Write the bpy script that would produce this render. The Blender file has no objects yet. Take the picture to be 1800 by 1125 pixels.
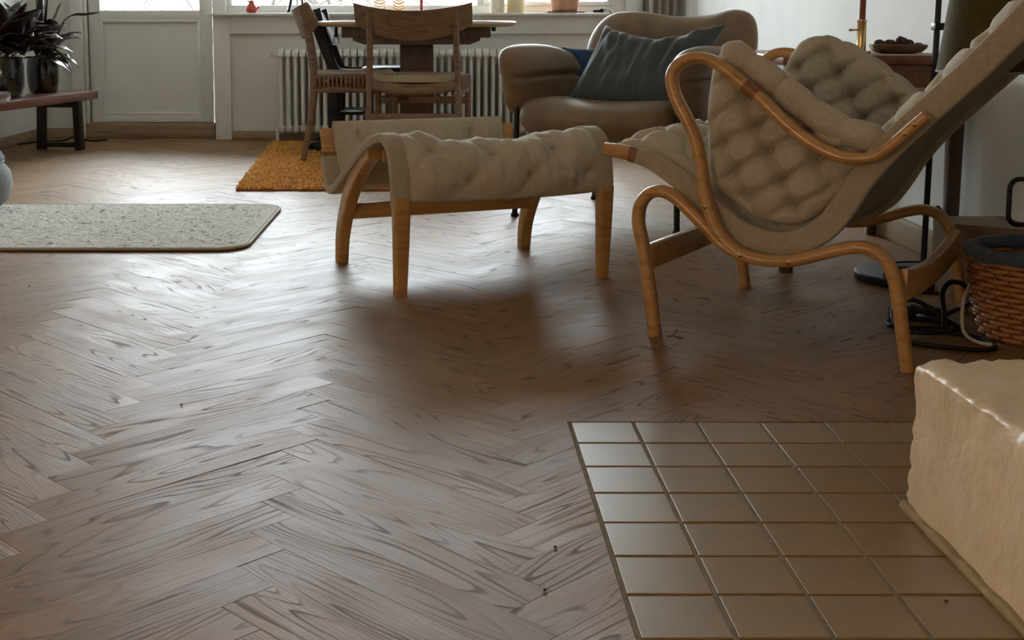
import bpy, bmesh, math, random
from mathutils import Vector, Matrix, noise
R = math.radians
random.seed(7)
SC = bpy.context.scene
COL = SC.collection

# ------------------------------------------------------------------ camera, sky, lights, exposure
cam_d = bpy.data.cameras.new('camera'); cam = bpy.data.objects.new('camera', cam_d); COL.objects.link(cam)
cam_d.sensor_width = 36.0
cam_d.lens = 36.0 * 2177.0 / 1800.0
cam_d.shift_x = 123.0 / 1800.0
cam_d.shift_y = -250.5 / 1800.0
cam.location = (0, 0, .71)
cam.rotation_euler = (R(90 - 7.0), 0, 0)
cam_d.clip_end = 300
SC.camera = cam

wd = bpy.data.worlds.new('sky'); SC.world = wd; wd.use_nodes = True
bg = wd.node_tree.nodes['Background']
bg.inputs[0].default_value = (.87, .94, 1.0, 1)
bg.inputs[1].default_value = 9.0

def lamp(name, kind, loc, energy, color=(1, 1, 1), rot=(0, 0, 0), **kw):
    d = bpy.data.lights.new(name, kind); d.energy = energy; d.color = color
    for k, v in kw.items(): setattr(d, k, v)
    o = bpy.data.objects.new(name, d); o.location = loc; o.rotation_euler = rot; COL.objects.link(o)
    return o
for nm, cx, cz, sx, sz in (('window_portal', -.1, 1.5, 2.54, 1.42), ('door_portal', -1.855, 1.48, .66, 1.34)):
    p = lamp(nm, 'AREA', (cx, 8.3, cz), 1, rot=(R(-90), 0, 0), shape='RECTANGLE', size=sx, size_y=sz)
    p.data.cycles.is_portal = True
# assumed warm fill light, added out of view behind and left of the viewer
lamp('assumed_fill_light', 'POINT', (-2.1, -.55, .80), 12, (1.0, .70, .42), shadow_soft_size=.16)

SC.view_settings.view_transform = 'Standard'
SC.view_settings.look = 'None'
SC.view_settings.gamma = 1.0
SC.view_settings.use_curve_mapping = False
SC.view_settings.exposure = 1.88

# ------------------------------------------------------------------ materials
MATS = {}
def nt(name):
    m = bpy.data.materials.new(name); m.use_nodes = True
    t = m.node_tree; b = t.nodes['Principled BSDF']; MATS[name] = m
    return m, t, b
def N(t, typ, **kw):
    n = t.nodes.new(typ)
    for k, v in kw.items():
        if k.startswith('i_'):
            key = k[2:]; n.inputs[int(key) if key.isdigit() else key].default_value = v
        else: setattr(n, k, v)
    return n
def ramp(t, fac, stops):
    r = t.nodes.new('ShaderNodeValToRGB'); t.links.new(fac, r.inputs[0])
    e = r.color_ramp.elements
    while len(e) < len(stops): e.new(.5)
    for el, (p, c) in zip(e, stops): el.position = p; el.color = tuple(c) + (1,) if len(c) == 3 else c
    return r
def mapping(t, src, scale, rot=(0, 0, 0)):
    mp = N(t, 'ShaderNodeMapping'); mp.inputs['Scale'].default_value = scale; mp.inputs['Rotation'].default_value = rot
    t.links.new(src, mp.inputs[0]); return mp.outputs[0]
def coord(t, which='Object'):
    return N(t, 'ShaderNodeTexCoord').outputs[which]
def bump(t, b, h, s=.3, d=.01):
    bn = N(t, 'ShaderNodeBump'); bn.inputs['Strength'].default_value = s; bn.inputs['Distance'].default_value = d
    t.links.new(h, bn.inputs['Height']); t.links.new(bn.outputs[0], b.inputs['Normal'])

def plain(name, col, rough=.5, metal=0, noise_scale=20, var=.12, bmp=0, bscale=None, spec=.5, bdist=.003, coat=0):
    m, t, b = nt(name)
    c = coord(t)
    n = N(t, 'ShaderNodeTexNoise', i_Scale=noise_scale, i_Detail=5.0); t.links.new(c, n.inputs['Vector'])
    lo = [max(0, x * (1 - var)) for x in col]; hi = [min(1, x * (1 + var)) for x in col]
    r = ramp(t, n.outputs['Fac'], [(.3, lo), (.7, hi)])
    t.links.new(r.outputs[0], b.inputs['Base Color'])
    b.inputs['Roughness'].default_value = rough; b.inputs['Metallic'].default_value = metal
    b.inputs['Specular IOR Level'].default_value = spec
    b.inputs['Coat Weight'].default_value = coat
    if bmp:
        n2 = N(t, 'ShaderNodeTexNoise', i_Scale=bscale or noise_scale, i_Detail=6.0); t.links.new(c, n2.inputs['Vector'])
        bump(t, b, n2.outputs['Fac'], bmp, bdist)
    return m

def wood(name, dark, light, rough=.4, scale=(3, 30, 30), spec=.5, coat=0):
    m, t, b = nt(name)
    v = mapping(t, coord(t), scale)
    n = N(t, 'ShaderNodeTexNoise', i_Scale=1.0, i_Detail=6.0, i_Distortion=.6); t.links.new(v, n.inputs['Vector'])
    r = ramp(t, n.outputs['Fac'], [(.3, dark), (.55, light), (.75, [x * .9 for x in light])])
    t.links.new(r.outputs[0], b.inputs['Base Color'])
    b.inputs['Roughness'].default_value = rough; b.inputs['Specular IOR Level'].default_value = spec
    b.inputs['Coat Weight'].default_value = coat
    bump(t, b, n.outputs['Fac'], .08, .002)
    return m

def fabric(name, a, c2, thread=900, rough=.95, bmp=.5, slub=60, sheen=.15):
    m, t, b = nt(name)
    c = coord(t)
    n1 = N(t, 'ShaderNodeTexNoise', i_Scale=float(slub), i_Detail=4.0); t.links.new(mapping(t, c, (1, 6, 1)), n1.inputs['Vector'])
    n2 = N(t, 'ShaderNodeTexNoise', i_Scale=float(slub), i_Detail=4.0); t.links.new(mapping(t, c, (6, 1, 6)), n2.inputs['Vector'])
    ad = N(t, 'ShaderNodeMath', operation='ADD'); t.links.new(n1.outputs['Fac'], ad.inputs[0]); t.links.new(n2.outputs['Fac'], ad.inputs[1])
    hf = N(t, 'ShaderNodeMath', operation='MULTIPLY'); hf.inputs[1].default_value = .5; t.links.new(ad.outputs[0], hf.inputs[0])
    r = ramp(t, hf.outputs[0], [(.35, a), (.65, c2)])
    t.links.new(r.outputs[0], b.inputs['Base Color'])
    b.inputs['Roughness'].default_value = rough; b.inputs['Specular IOR Level'].default_value = .2
    b.inputs['Sheen Weight'].default_value = sheen
    n3 = N(t, 'ShaderNodeTexNoise', i_Scale=float(thread), i_Detail=2.0); t.links.new(c, n3.inputs['Vector'])
    ad2 = N(t, 'ShaderNodeMath', operation='ADD'); t.links.new(n3.outputs['Fac'], ad2.inputs[0]); t.links.new(hf.outputs[0], ad2.inputs[1])
    bump(t, b, ad2.outputs[0], bmp, .0015)
    return m

def floor_wood():
    m, t, b = nt('oiled_oak')
    L = t.links.new
    uv = N(t, 'ShaderNodeUVMap', uv_map='grain').outputs[0]
    oi = N(t, 'ShaderNodeObjectInfo')
    at = N(t, 'ShaderNodeAttribute', attribute_name='tone')
    s = N(t, 'ShaderNodeMath', operation='ADD'); L(oi.outputs['Random'], s.inputs[0]); L(at.outputs['Fac'], s.inputs[1])
    fr = N(t, 'ShaderNodeMath', operation='FRACT'); L(s.outputs[0], fr.inputs[0])
    rnd = fr.outputs[0]
    k = N(t, 'ShaderNodeMath', operation='MULTIPLY'); k.inputs[1].default_value = 57.0; L(rnd, k.inputs[0])
    cx = N(t, 'ShaderNodeCombineXYZ'); L(k.outputs[0], cx.inputs[0]); L(k.outputs[0], cx.inputs[1]); L(k.outputs[0], cx.inputs[2])
    va = N(t, 'ShaderNodeVectorMath', operation='ADD'); L(uv, va.inputs[0]); L(cx.outputs[0], va.inputs[1])
    # cathedral figure: contour lines of a noise field stretched along the plank
    n1 = N(t, 'ShaderNodeTexNoise', i_Scale=1.0, i_Detail=1.0, i_Roughness=.3, i_Distortion=.12); L(mapping(t, va.outputs[0], (1.7, 15, 1)), n1.inputs['Vector'])
    mu = N(t, 'ShaderNodeMath', operation='MULTIPLY'); mu.inputs[1].default_value = 16.0; L(n1.outputs['Fac'], mu.inputs[0])
    f2 = N(t, 'ShaderNodeMath', operation='FRACT'); L(mu.outputs[0], f2.inputs[0])
    lines = ramp(t, f2.outputs[0], [(0, (0, 0, 0)), (.66, (.10, .10, .10)), (.88, (1, 1, 1)), (.93, (.85, .85, .85)), (1, (0, 0, 0))])
    # how strong the figure is differs along each plank
    n4 = N(t, 'ShaderNodeTexNoise', i_Scale=1.0, i_Detail=2.0); L(mapping(t, va.outputs[0], (4, 20, 1)), n4.inputs['Vector'])
    amt = ramp(t, n4.outputs['Fac'], [(.38, (.15, .15, .15)), (.62, (1, 1, 1))])
    ln = N(t, 'ShaderNodeMath', operation='MULTIPLY'); L(lines.outputs[0], ln.inputs[0]); L(amt.outputs[0], ln.inputs[1])
    # fine pores
    n2 = N(t, 'ShaderNodeTexNoise', i_Scale=1.0, i_Detail=4.0, i_Roughness=.6); L(mapping(t, va.outputs[0], (14, 420, 1)), n2.inputs['Vector'])
    pores = ramp(t, n2.outputs['Fac'], [(.42, (0, 0, 0)), (.68, (1, 1, 1))])
    # cloudy tone
    n3 = N(t, 'ShaderNodeTexNoise', i_Scale=1.0, i_Detail=3.0); L(mapping(t, va.outputs[0], (5, 9, 1)), n3.inputs['Vector'])
    base = ramp(t, n3.outputs['Fac'], [(.3, (.225, .124, .052)), (.7, (.285, .168, .080))])
    tone = ramp(t, rnd, [(0, (.88, .87, .86)), (.5, (1.0, .99, .98)), (1, (1.10, 1.08, 1.05))])
    mx = N(t, 'ShaderNodeMix', data_type='RGBA', blend_type='MULTIPLY'); mx.inputs[0].default_value = 1.0
    L(base.outputs[0], mx.inputs[6]); L(tone.outputs[0], mx.inputs[7])
    mx2 = N(t, 'ShaderNodeMix', data_type='RGBA'); L(mx.outputs[2], mx2.inputs[6]); mx2.inputs[7].default_value = (.080, .046, .026, 1)
    m3 = N(t, 'ShaderNodeMath', operation='MULTIPLY'); m3.inputs[1].default_value = .8; L(ln.outputs[0], m3.inputs[0]); L(m3.outputs[0], mx2.inputs[0])
    mx3 = N(t, 'ShaderNodeMix', data_type='RGBA'); L(mx2.outputs[2], mx3.inputs[6]); mx3.inputs[7].default_value = (.15, .09, .05, 1)
    m4 = N(t, 'ShaderNodeMath', operation='MULTIPLY'); m4.inputs[1].default_value = .34; L(pores.outputs[0], m4.inputs[0]); L(m4.outputs[0], mx3.inputs[0])
    L(mx3.outputs[2], b.inputs['Base Color'])
    rr = ramp(t, n3.outputs['Fac'], [(.25, (.37, .37, .37)), (.75, (.52, .52, .52))])
    ra = N(t, 'ShaderNodeMath', operation='MULTIPLY_ADD'); L(ln.outputs[0], ra.inputs[0]); ra.inputs[1].default_value = .2; L(rr.outputs[0], ra.inputs[2])
    L(ra.outputs[0], b.inputs['Roughness'])
    b.inputs['Specular IOR Level'].default_value = .13
    h = N(t, 'ShaderNodeMath', operation='ADD'); L(ln.outputs[0], h.inputs[0]); L(pores.outputs[0], h.inputs[1])
    hs = N(t, 'ShaderNodeMath', operation='MULTIPLY_ADD'); hs.inputs[1].default_value = -.5; L(h.outputs[0], hs.inputs[0]); L(n3.outputs['Fac'], hs.inputs[2])
    bump(t, b, hs.outputs[0], .35, .0012)
    return m
M_FLOOR = floor_wood()

M_WALL = plain('painted_wall', (.72, .71, .68), .75, noise_scale=9, var=.02, bmp=.08, bscale=160)
M_WALLR = plain('painted_right_wall', (.74, .73, .70), .8, noise_scale=6, var=.03, bmp=.1, bscale=120)
M_CEIL = plain('ceiling_paint', (.86, .85, .83), .9, var=.02)
M_TRIM = plain('white_gloss_paint', (.78, .77, .74), .4, var=.02, noise_scale=5)
M_DOOR = plain('door_paint', (.78, .78, .76), .42, var=.02, noise_scale=5)
M_BEIGE = plain('beige_paint', (.36, .28, .18), .6, var=.05, noise_scale=8)
M_OAKT = wood('oak_trim', (.22, .14, .08), (.36, .25, .15), .5, (6, 6, 40))
M_BEECH = wood('honey_beech', (.35, .18, .058), (.52, .285, .10), .32, (8, 60, 60), coat=.15)
M_OAKCH = wood('smoked_oak', (.11, .068, .042), (.20, .125, .075), .38, (14, 14, 70))
M_OAKLT = wood('pale_oak_top', (.40, .31, .21), (.52, .42, .30), .35, (4, 50, 20))
M_DARKW = wood('dark_table_wood', (.048, .027, .019), (.085, .046, .030), .42, (30, 30, 8))
M_ROSE = wood('rosewood', (.08, .028, .018), (.17, .066, .04), .3, (40, 4, 40), coat=.2)
M_TEAK = wood('reddish_teak', (.16, .06, .03), (.25, .10, .05), .4, (30, 6, 30))
M_BLACKW = plain('black_stained_wood', (.007, .007, .010), .4, var=.2, spec=.3)
M_BLACKM = plain('black_steel', (.012, .012, .014), .38, .3, var=.2)
M_BLACKP = plain('black_rubber', (.006, .006, .007), .5, var=.2, spec=.25)
M_BRASS = plain('brass', (.72, .52, .24), .25, 1.0, var=.08, noise_scale=40)
M_LINEN = fabric('natural_linen', (.41, .36, .275), (.55, .49, .39), 900)
M_WEB = fabric('linen_webbing', (.36, .305, .22), (.45, .385, .285), 1200, slub=90)
M_CANV = fabric('brown_canvas', (.16, .122, .075), (.21, .163, .105), 1200, slub=90)
M_LEATH = plain('saddle_leather', (.24, .10, .035), .42, var=.25, noise_scale=60, bmp=.2, bscale=300)
M_LOUNGE = plain('tan_hide', (.215, .145, .085), .5, var=.16, noise_scale=14, bmp=.15, bscale=420, spec=.4)
M_CUSH = fabric('slate_linen', (.060, .077, .085), (.100, .122, .132), 1400, bmp=.35, sheen=.3)
M_BLUE = fabric('blue_wool', (.03, .06, .16), (.055, .10, .24), 700)
M_FELT = fabric('grey_felt', (.05, .047, .047), (.11, .105, .105), 500, sheen=0)
M_RUG = plain('ivory_wool', (.60, .58, .53), .95, var=.16, noise_scale=90, bmp=1.0, bscale=160, spec=.1, bdist=.006)
M_RUGB = plain('rug_binding', (.50, .44, .36), .8, var=.1, noise_scale=80)
M_UNDER = plain('rug_underlay', (.05, .035, .025), .9)
M_ORANGE = plain('orange_wool', (.79, .365, .09), .9, var=.48, noise_scale=48, spec=.15)
M_ORANGE2 = plain('orange_backing', (.36, .13, .025), .95, var=.3, noise_scale=40, spec=.1)
M_TILE = plain('brown_grey_tile', (.255, .172, .088), .36, var=.10, noise_scale=7, bmp=.05, bscale=300, spec=.38)
M_GROUT = plain('sand_grout', (.24, .19, .12), .95, var=.2, noise_scale=60)
M_PLAST = plain('whitewashed_masonry', (.76, .60, .42), .42, var=.07, noise_scale=16, bmp=.45, bscale=46, spec=.45, bdist=.006)
M_CAULK = plain('yellowed_filler', (.34, .25, .13), .8, var=.2, noise_scale=30)
M_RAD = plain('radiator_enamel', (.72, .71, .67), .35, var=.02)
M_POTG = plain('charcoal_glaze', (.010, .013, .014), .16, var=.3, coat=.5)
M_POTB = plain('brown_glaze', (.018, .009, .007), .14, var=.4, coat=.5)
M_TERRA = plain('terracotta', (.58, .30, .20), .8, var=.12, noise_scale=24)
M_SOIL = plain('soil', (.02, .014, .01), .95, var=.4, noise_scale=60, bmp=.6)
M_LEAFD = plain('dark_maroon_leaf', (.030, .012, .010), .3, var=.4, noise_scale=12)
M_LEAFG = plain('dark_green_leaf', (.018, .026, .016), .28, var=.4, noise_scale=12)
M_RED = plain('red_ceramic', (.45, .055, .03), .3, var=.1)
M_REDW = plain('red_lacquer', (.34, .035, .02), .3, var=.1)
M_CREAM = plain('cream_wax', (.74, .66, .50), .6, var=.03)
M_OCHRE = plain('ochre_ornament', (.75, .33, .08), .6, var=.1)
M_CURT = fabric('grey_curtain', (.42, .38, .34), (.52, .48, .43), 600)
M_SHADE = fabric('olive_lampshade', (.050, .037, .009), (.075, .056, .015), 700, slub=40)
M_DARKIN = plain('dark_lining', (.03, .024, .012), .9)
M_WICK = plain('wicker', (.42, .19, .065), .5, var=.3, noise_scale=30)
M_WICKD = plain('dark_wicker', (.22, .095, .035), .6, var=.3, noise_scale=30)
M_GREYB = fabric('grey_blue_rim', (.05, .07, .115), (.09, .12, .18), 500)
M_POUF = fabric('grey_pouf', (.17, .17, .17), (.25, .25, .25), 600)
M_POUFB = fabric('blue_grey_top', (.06, .078, .095), (.10, .12, .145), 600)
M_WCABLE = plain('white_cable', (.55, .52, .42), .5, var=.05)
M_STONE = plain('dark_cone', (.07, .045, .03), .8, var=.4, noise_scale=50)
M_BOWL = wood('bowl_wood', (.11, .065, .04), (.20, .125, .08), .4, (20, 20, 60))
M_BARK = plain('grey_bark', (.060, .052, .046), .9, var=.3, noise_scale=6)
M_HOUSE = plain('cream_render', (.40, .36, .27), .9, var=.04, noise_scale=1)
M_HOUSE2 = plain('white_render', (.48, .48, .47), .9, var=.04, noise_scale=1)
M_ROOF = plain('red_brown_roof', (.15, .07, .055), .85, var=.2, noise_scale=3)
M_ROOFG = plain('grey_roof', (.30, .30, .31), .85, var=.2, noise_scale=3)
M_GRASS = plain('winter_ground', (.34, .35, .27), .95, var=.25, noise_scale=.6)
M_SLOT = plain('window_dark', (.06, .07, .08), .2)
M_LOG = plain('log_bark', (.17, .08, .04), .85, var=.4, noise_scale=30, bmp=.5)
M_LOGE = plain('log_end', (.40, .24, .13), .8, var=.2, noise_scale=40)

def glass_mat():
    m, t, b = nt('window_glass')
    out = t.nodes['Material Output']; t.nodes.remove(b)
    tr = N(t, 'ShaderNodeBsdfTransparent'); tr.inputs[0].default_value = (.95, .97, .97, 1)
    gl = N(t, 'ShaderNodeBsdfGlossy'); gl.inputs['Roughness'].default_value = .02
    fz = N(t, 'ShaderNodeFresnel'); fz.inputs['IOR'].default_value = 1.45
    mx = N(t, 'ShaderNodeMixShader')
    t.links.new(fz.outputs[0], mx.inputs[0]); t.links.new(tr.outputs[0], mx.inputs[1]); t.links.new(gl.outputs[0], mx.inputs[2])
    t.links.new(mx.outputs[0], out.inputs[0]); return m
M_GLASS = glass_mat()

# ------------------------------------------------------------------ mesh helpers
class MB:
    """collects verts / faces of one mesh"""
    def __init__(s): s.v = []; s.f = []
    def add(s, vs, fs):
        o = len(s.v); s.v += [tuple(p) for p in vs]; s.f += [tuple(i + o for i in f) for f in fs]
    def box(s, x0, x1, y0, y1, z0, z1, bev=0.0):
        if bev <= 0:
            s.add([(x, y, z) for x in (x0, x1) for y in (y0, y1) for z in (z0, z1)],
                  [(0, 1, 3, 2), (4, 6, 7, 5), (0, 4, 5, 1), (2, 3, 7, 6), (0, 2, 6, 4), (1, 5, 7, 3)])
        else:
            bm = bmesh.new()
            vs = [bm.verts.new((x, y, z)) for x in (x0, x1) for y in (y0, y1) for z in (z0, z1)]
            for f in [(0, 1, 3, 2), (4, 6, 7, 5), (0, 4, 5, 1), (2, 3, 7, 6), (0, 2, 6, 4), (1, 5, 7, 3)]:
                bm.faces.new([vs[i] for i in f])
            bev = min(bev, .45 * min(abs(x1 - x0), abs(y1 - y0), abs(z1 - z0)))
            bmesh.ops.bevel(bm, geom=bm.edges[:], offset=bev, segments=2, affect='EDGES', profile=.5)
            bm.verts.index_update()
            s.add([v.co.copy() for v in bm.verts], [[v.index for v in f.verts] for f in bm.faces]); bm.free()
        return s
    def lathe(s, prof, n=32, c=(0, 0, 0), cap=True):
        vs = []; fs = []
        for r, z in prof:
            for i in range(n):
                a = 2 * math.pi * i / n; vs.append((c[0] + r * math.cos(a), c[1] + r * math.sin(a), c[2] + z))
        for k in range(len(prof) - 1):
            for i in range(n):
                j = (i + 1) % n; fs.append((k * n + i, k * n + j, (k + 1) * n + j, (k + 1) * n + i))
        if cap:
            fs.append(tuple(range(n - 1, -1, -1))); fs.append(tuple((len(prof) - 1) * n + i for i in range(n)))
        s.add(vs, fs); return s
    def tube(s, pts, r, n=10, closed=False):
        pts = [Vector(p) for p in pts]; m = len(pts); vs = []; fs = []
        up = None
        for i, p in enumerate(pts):
            if closed: T = pts[(i + 1) % m] - pts[i - 1]
            else: T = pts[min(i + 1, m - 1)] - pts[max(i - 1, 0)]
            T.normalize()
            if up is None: up = Vector((0, 0, 1)) if abs(T.z) < .9 else Vector((1, 0, 0))
            S = T.cross(up).normalized(); U = S.cross(T).normalized(); up = U
            rr = r(i / (m - 1)) if callable(r) else r
            for k in range(n):
                a = 2 * math.pi * k / n; vs.append(p + S * (rr * math.cos(a)) + U * (rr * math.sin(a)))
        rng = m if closed else m - 1
        for i in range(rng):
            i2 = (i + 1) % m
            for k in range(n):
                k2 = (k + 1) % n; fs.append((i * n + k, i * n + k2, i2 * n + k2, i2 * n + k))
        if not closed:
            fs.append(tuple(range(n - 1, -1, -1))); fs.append(tuple((m - 1) * n + i for i in range(n)))
        s.add(vs, fs); return s
    def sweep(s, pts, side, w, t, rnd=.35, n=4):
        """rounded rectangular bar along pts; w across 'side', t in the plane of the path (numbers or functions of 0..1)"""
        pts = [Vector(p) for p in pts]; m = len(pts); S = Vector(side).normalized(); vs = []; fs = []
        def section(w_, t_):
            r = rnd * min(w_, t_) / 1.0; r = min(r, .5 * min(w_, t_)); out = []
            for cx, cy, a0 in ((w_ / 2 - r, t_ / 2 - r, 0), (-w_ / 2 + r, t_ / 2 - r, 90), (-w_ / 2 + r, -t_ / 2 + r, 180), (w_ / 2 - r, -t_ / 2 + r, 270)):
                for q in range(n):
                    a = R(a0 + 90 * q / (n - 1)); out.append((cx + r * math.cos(a), cy + r * math.sin(a)))
            return out
        c = 4 * n
        for i, p in enumerate(pts):
            T = (pts[min(i + 1, m - 1)] - pts[max(i - 1, 0)]).normalized()
            Nn = S.cross(T).normalized(); u = i / (m - 1)
            for a, b in section(w(u) if callable(w) else w, t(u) if callable(t) else t): vs.append(p + S * a + Nn * b)
        for i in range(m - 1):
            for k in range(c):
                k2 = (k + 1) % c; fs.append((i * c + k, i * c + k2, (i + 1) * c + k2, (i + 1) * c + k))
        fs.append(tuple(range(c - 1, -1, -1))); fs.append(tuple((m - 1) * c + i for i in range(c)))
        s.add(vs, fs); return s
    def grid(s, fn, nu, nv):
        vs = [fn(i / nu, j / nv) for i in range(nu + 1) for j in range(nv + 1)]
        fs = [(i * (nv + 1) + j, (i + 1) * (nv + 1) + j, (i + 1) * (nv + 1) + j + 1, i * (nv + 1) + j + 1) for i in range(nu) for j in range(nv)]
        s.add(vs, fs); return s
    def slabgrid(s, top, bot, nu, nv):
        """closed slab between two grid functions"""
        o = len(s.v); s.grid(top, nu, nv); o2 = len(s.v)
        vs = [bot(i / nu, j / nv) for i in range(nu + 1) for j in range(nv + 1)]
        fs = [(i * (nv + 1) + j, i * (nv + 1) + j + 1, (i + 1) * (nv + 1) + j + 1, (i + 1) * (nv + 1) + j) for i in range(nu) for j in range(nv)]
        s.add(vs, fs)
        ring = [(i, 0) for i in range(nu + 1)] + [(nu, j) for j in range(1, nv + 1)] + [(i, nv) for i in range(nu - 1, -1, -1)] + [(0, j) for j in range(nv - 1, 0, -1)]
        ids = [i * (nv + 1) + j for i, j in ring]
        for a, b in zip(ids, ids[1:] + ids[:1]): s.f.append((o + b, o + a, o2 + a, o2 + b))
        return s
    def build(s, name, mat, parent=None, smooth=True, angle=40, loc=None):
        me = bpy.data.meshes.new(name); me.from_pydata(s.v, [], s.f); me.validate(); me.update()
        bm = bmesh.new(); bm.from_mesh(me); bmesh.ops.recalc_face_normals(bm, faces=bm.faces[:]); bm.to_mesh(me); bm.free()
        if smooth:
            me.polygons.foreach_set('use_smooth', [True] * len(me.polygons)); me.set_sharp_from_angle(angle=R(angle))
        me.materials.append(mat)
        o = bpy.data.objects.new(name, me); COL.objects.link(o)
        if parent: o.parent = parent
        if loc: o.location = loc
        return o

def thing(name, label, cat, loc=(0, 0, 0), rot=0, group=None):
    o = bpy.data.objects.new(name, None); o.empty_display_size = .1; COL.objects.link(o)
    o.location = loc; o.rotation_euler = (0, 0, rot); o['label'] = label; o['category'] = cat
    if group: o['group'] = group
    return o
def tag(o, label, cat, group=None):
    o['label'] = label; o['category'] = cat
    if group: o['group'] = group
    return o
def struct(o): o['kind'] = 'structure'; return o
def copy_tree(o, parent=None):
    c = o.copy(); COL.objects.link(c)
    if parent: c.parent = parent
    for ch in list(o.children): copy_tree(ch, c)
    return c
def crom(P, n=8, closed=False):
    """Catmull-Rom through P"""
    P = [Vector(p) for p in P]; out = []; m = len(P)
    for i in range(m if closed else m - 1):
        if closed: a, b, c, d = P[i - 1], P[i], P[(i + 1) % m], P[(i + 2) % m]
        else: a, b, c, d = P[max(i - 1, 0)], P[i], P[i + 1], P[min(i + 2, m - 1)]
        for k in range(n):
            t = k / n
            out.append(.5 * ((2 * b) + (c - a) * t + (2 * a - 5 * b + 4 * c - d) * t * t + (3 * b - a - 3 * c + d) * t ** 3))
    if not closed: out.append(P[-1].copy())
    return out
def resample(P, n, closed=False):
    P = [Vector(p) for p in P]
    if closed: P = P + [P[0]]
    L = [0]
    for a, b in zip(P, P[1:]): L.append(L[-1] + (b - a).length)
    out = []; j = 0; cnt = n if closed else n - 1
    for i in range(n):
        d = L[-1] * i / cnt
        while j < len(P) - 2 and L[j + 1] < d: j += 1
        seg = L[j + 1] - L[j] or 1e-9
        out.append(P[j].lerp(P[j + 1], min(1, (d - L[j]) / seg)))
    return out
def smooth2(P, it):
    for _ in range(it):
        P = [P[0]] + [(P[i - 1] + 2 * P[i] + P[i + 1]) / 4 for i in range(1, len(P) - 1)] + [P[-1]]
    return P
def tuft(a, b, d, depth=.5, crease=.22):
    """multiplier 0..1 for buttoned upholstery on a diamond lattice of spacing d"""
    best = 9
    i0 = round(a / d); j0 = round(2 * b / d)
    for j in range(j0 - 2, j0 + 3):
        for i in range(i0 - 1, i0 + 2):
            bx = (i + (.5 if j % 2 else 0)) * d; by = j * d * .5
            best = min(best, math.hypot(a - bx, b - by) if d < .18 else .82 * math.hypot(a - bx, b - by))
    q1 = abs(math.sin(math.pi * (a / d + b / d))); q2 = abs(math.sin(math.pi * (a / d - b / d)))
    cr = min(1, q1 * 1.8) * min(1, q2 * 1.8)
    if d >= .18: dip = .45 * math.exp(-(best / .045) ** 2) + .55 * math.exp(-(best / .011) ** 2)
    else: dip = .85 * math.exp(-(best / (.17 * d)) ** 2) + .35 * math.exp(-(best / .0065) ** 2)
    return max(-.1, 1 - depth * dip - crease * (1 - cr))
def pad(mb, outline, c, T, xf, nr=14, nth=96, edge=2.6, tuftf=None, bulge=1.0):
    """closed cushion from a star-shaped outline; xf maps (a, b, height) to 3D"""
    O = resample(crom([(p[0], p[1], 0) for p in outline], 8, True), nth, True); C = Vector((c[0], c[1], 0))
    for sgn in (1, -1):
        pass
    vs = []; fs = []
    def hgt(r, p):
        h = T / 2 * max(0, 1 - r ** edge) ** .5
        if tuftf: h *= 1 - (1 - tuftf(p.x, p.y)) * min(1, (1 - r) * 6)
        return h * bulge
    rings = [math.sin(.5 * math.pi * i / nr) for i in range(nr + 1)]
    vs.append(xf(C.x, C.y, hgt(0, C)))
    for r in rings[1:]:
        for p in O:
            q = C + (p - C) * r; vs.append(xf(q.x, q.y, hgt(r, q)))
    base2 = len(vs)
    vs.append(xf(C.x, C.y, -hgt(0, C)))
    for r in rings[1:-1]:
        for p in O:
            q = C + (p - C) * r; vs.append(xf(q.x, q.y, -hgt(r, q)))
    n = nth
    for k in range(n):
        k2 = (k + 1) % n
        fs.append((0, 1 + k, 1 + k2)); fs.append((base2, base2 + 1 + k2, base2 + 1 + k))
        for i in range(nr - 1):
            fs.append((1 + i * n + k, 1 + (i + 1) * n + k, 1 + (i + 1) * n + k2, 1 + i * n + k2))
        for i in range(nr - 2):
            fs.append((base2 + 1 + i * n + k, base2 + 1 + i * n + k2, base2 + 1 + (i + 1) * n + k2, base2 + 1 + (i + 1) * n + k))
        fs.append((base2 + 1 + (nr - 2) * n + k, base2 + 1 + (nr - 2) * n + k2, 1 + (nr - 1) * n + k2, 1 + (nr - 1) * n + k))
    mb.add(vs, fs); return mb

# ------------------------------------------------------------------ room shell
WX0, WX1, WY1, WY0, WZ = -2.56, 1.51, 7.95, -3.2, 2.5
# floor: subfloor slab, oak planks laid in herringbone, hearth tiles
TX0, TY1, TX1, TY0 = .226, 2.163, .93, 1.0       # tile field
fb = MB(); fb.box(WX0 - .1, WX1 + .1, WY0 - .1, WY1 + .3, -.06, -.0105)
floor = struct(fb.build('floor', M_GROUT, smooth=False))
PL, PW, GAP, TH = .50, .08, .0001, .0098
def plank_mesh(poly, name):
    """chamfered plank from a convex polygon in its own (along, across) frame"""
    ch = .00035
    cx = sum(p[0] for p in poly) / len(poly); cy = sum(p[1] for p in poly) / len(poly)
    n = len(poly); inn = []
    for x, y in poly:
        dx, dy = cx - x, cy - y; l = math.hypot(dx, dy); inn.append((x + dx / l * ch * 1.4, y + dy / l * ch * 1.4))
    vs = [(x, y, -TH) for x, y in poly] + [(x, y, -ch) for x, y in poly] + [(x, y, 0) for x, y in inn]
    fs = [tuple(range(2 * n, 3 * n))]
    for i in range(n):
        j = (i + 1) % n
        fs.append((i, j, n + j, n + i)); fs.append((n + i, n + j, 2 * n + j, 2 * n + i))
    return vs, fs
full = [(GAP, GAP), (PL - GAP, GAP), (PL - GAP, PW - GAP), (GAP, PW - GAP)]
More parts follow.
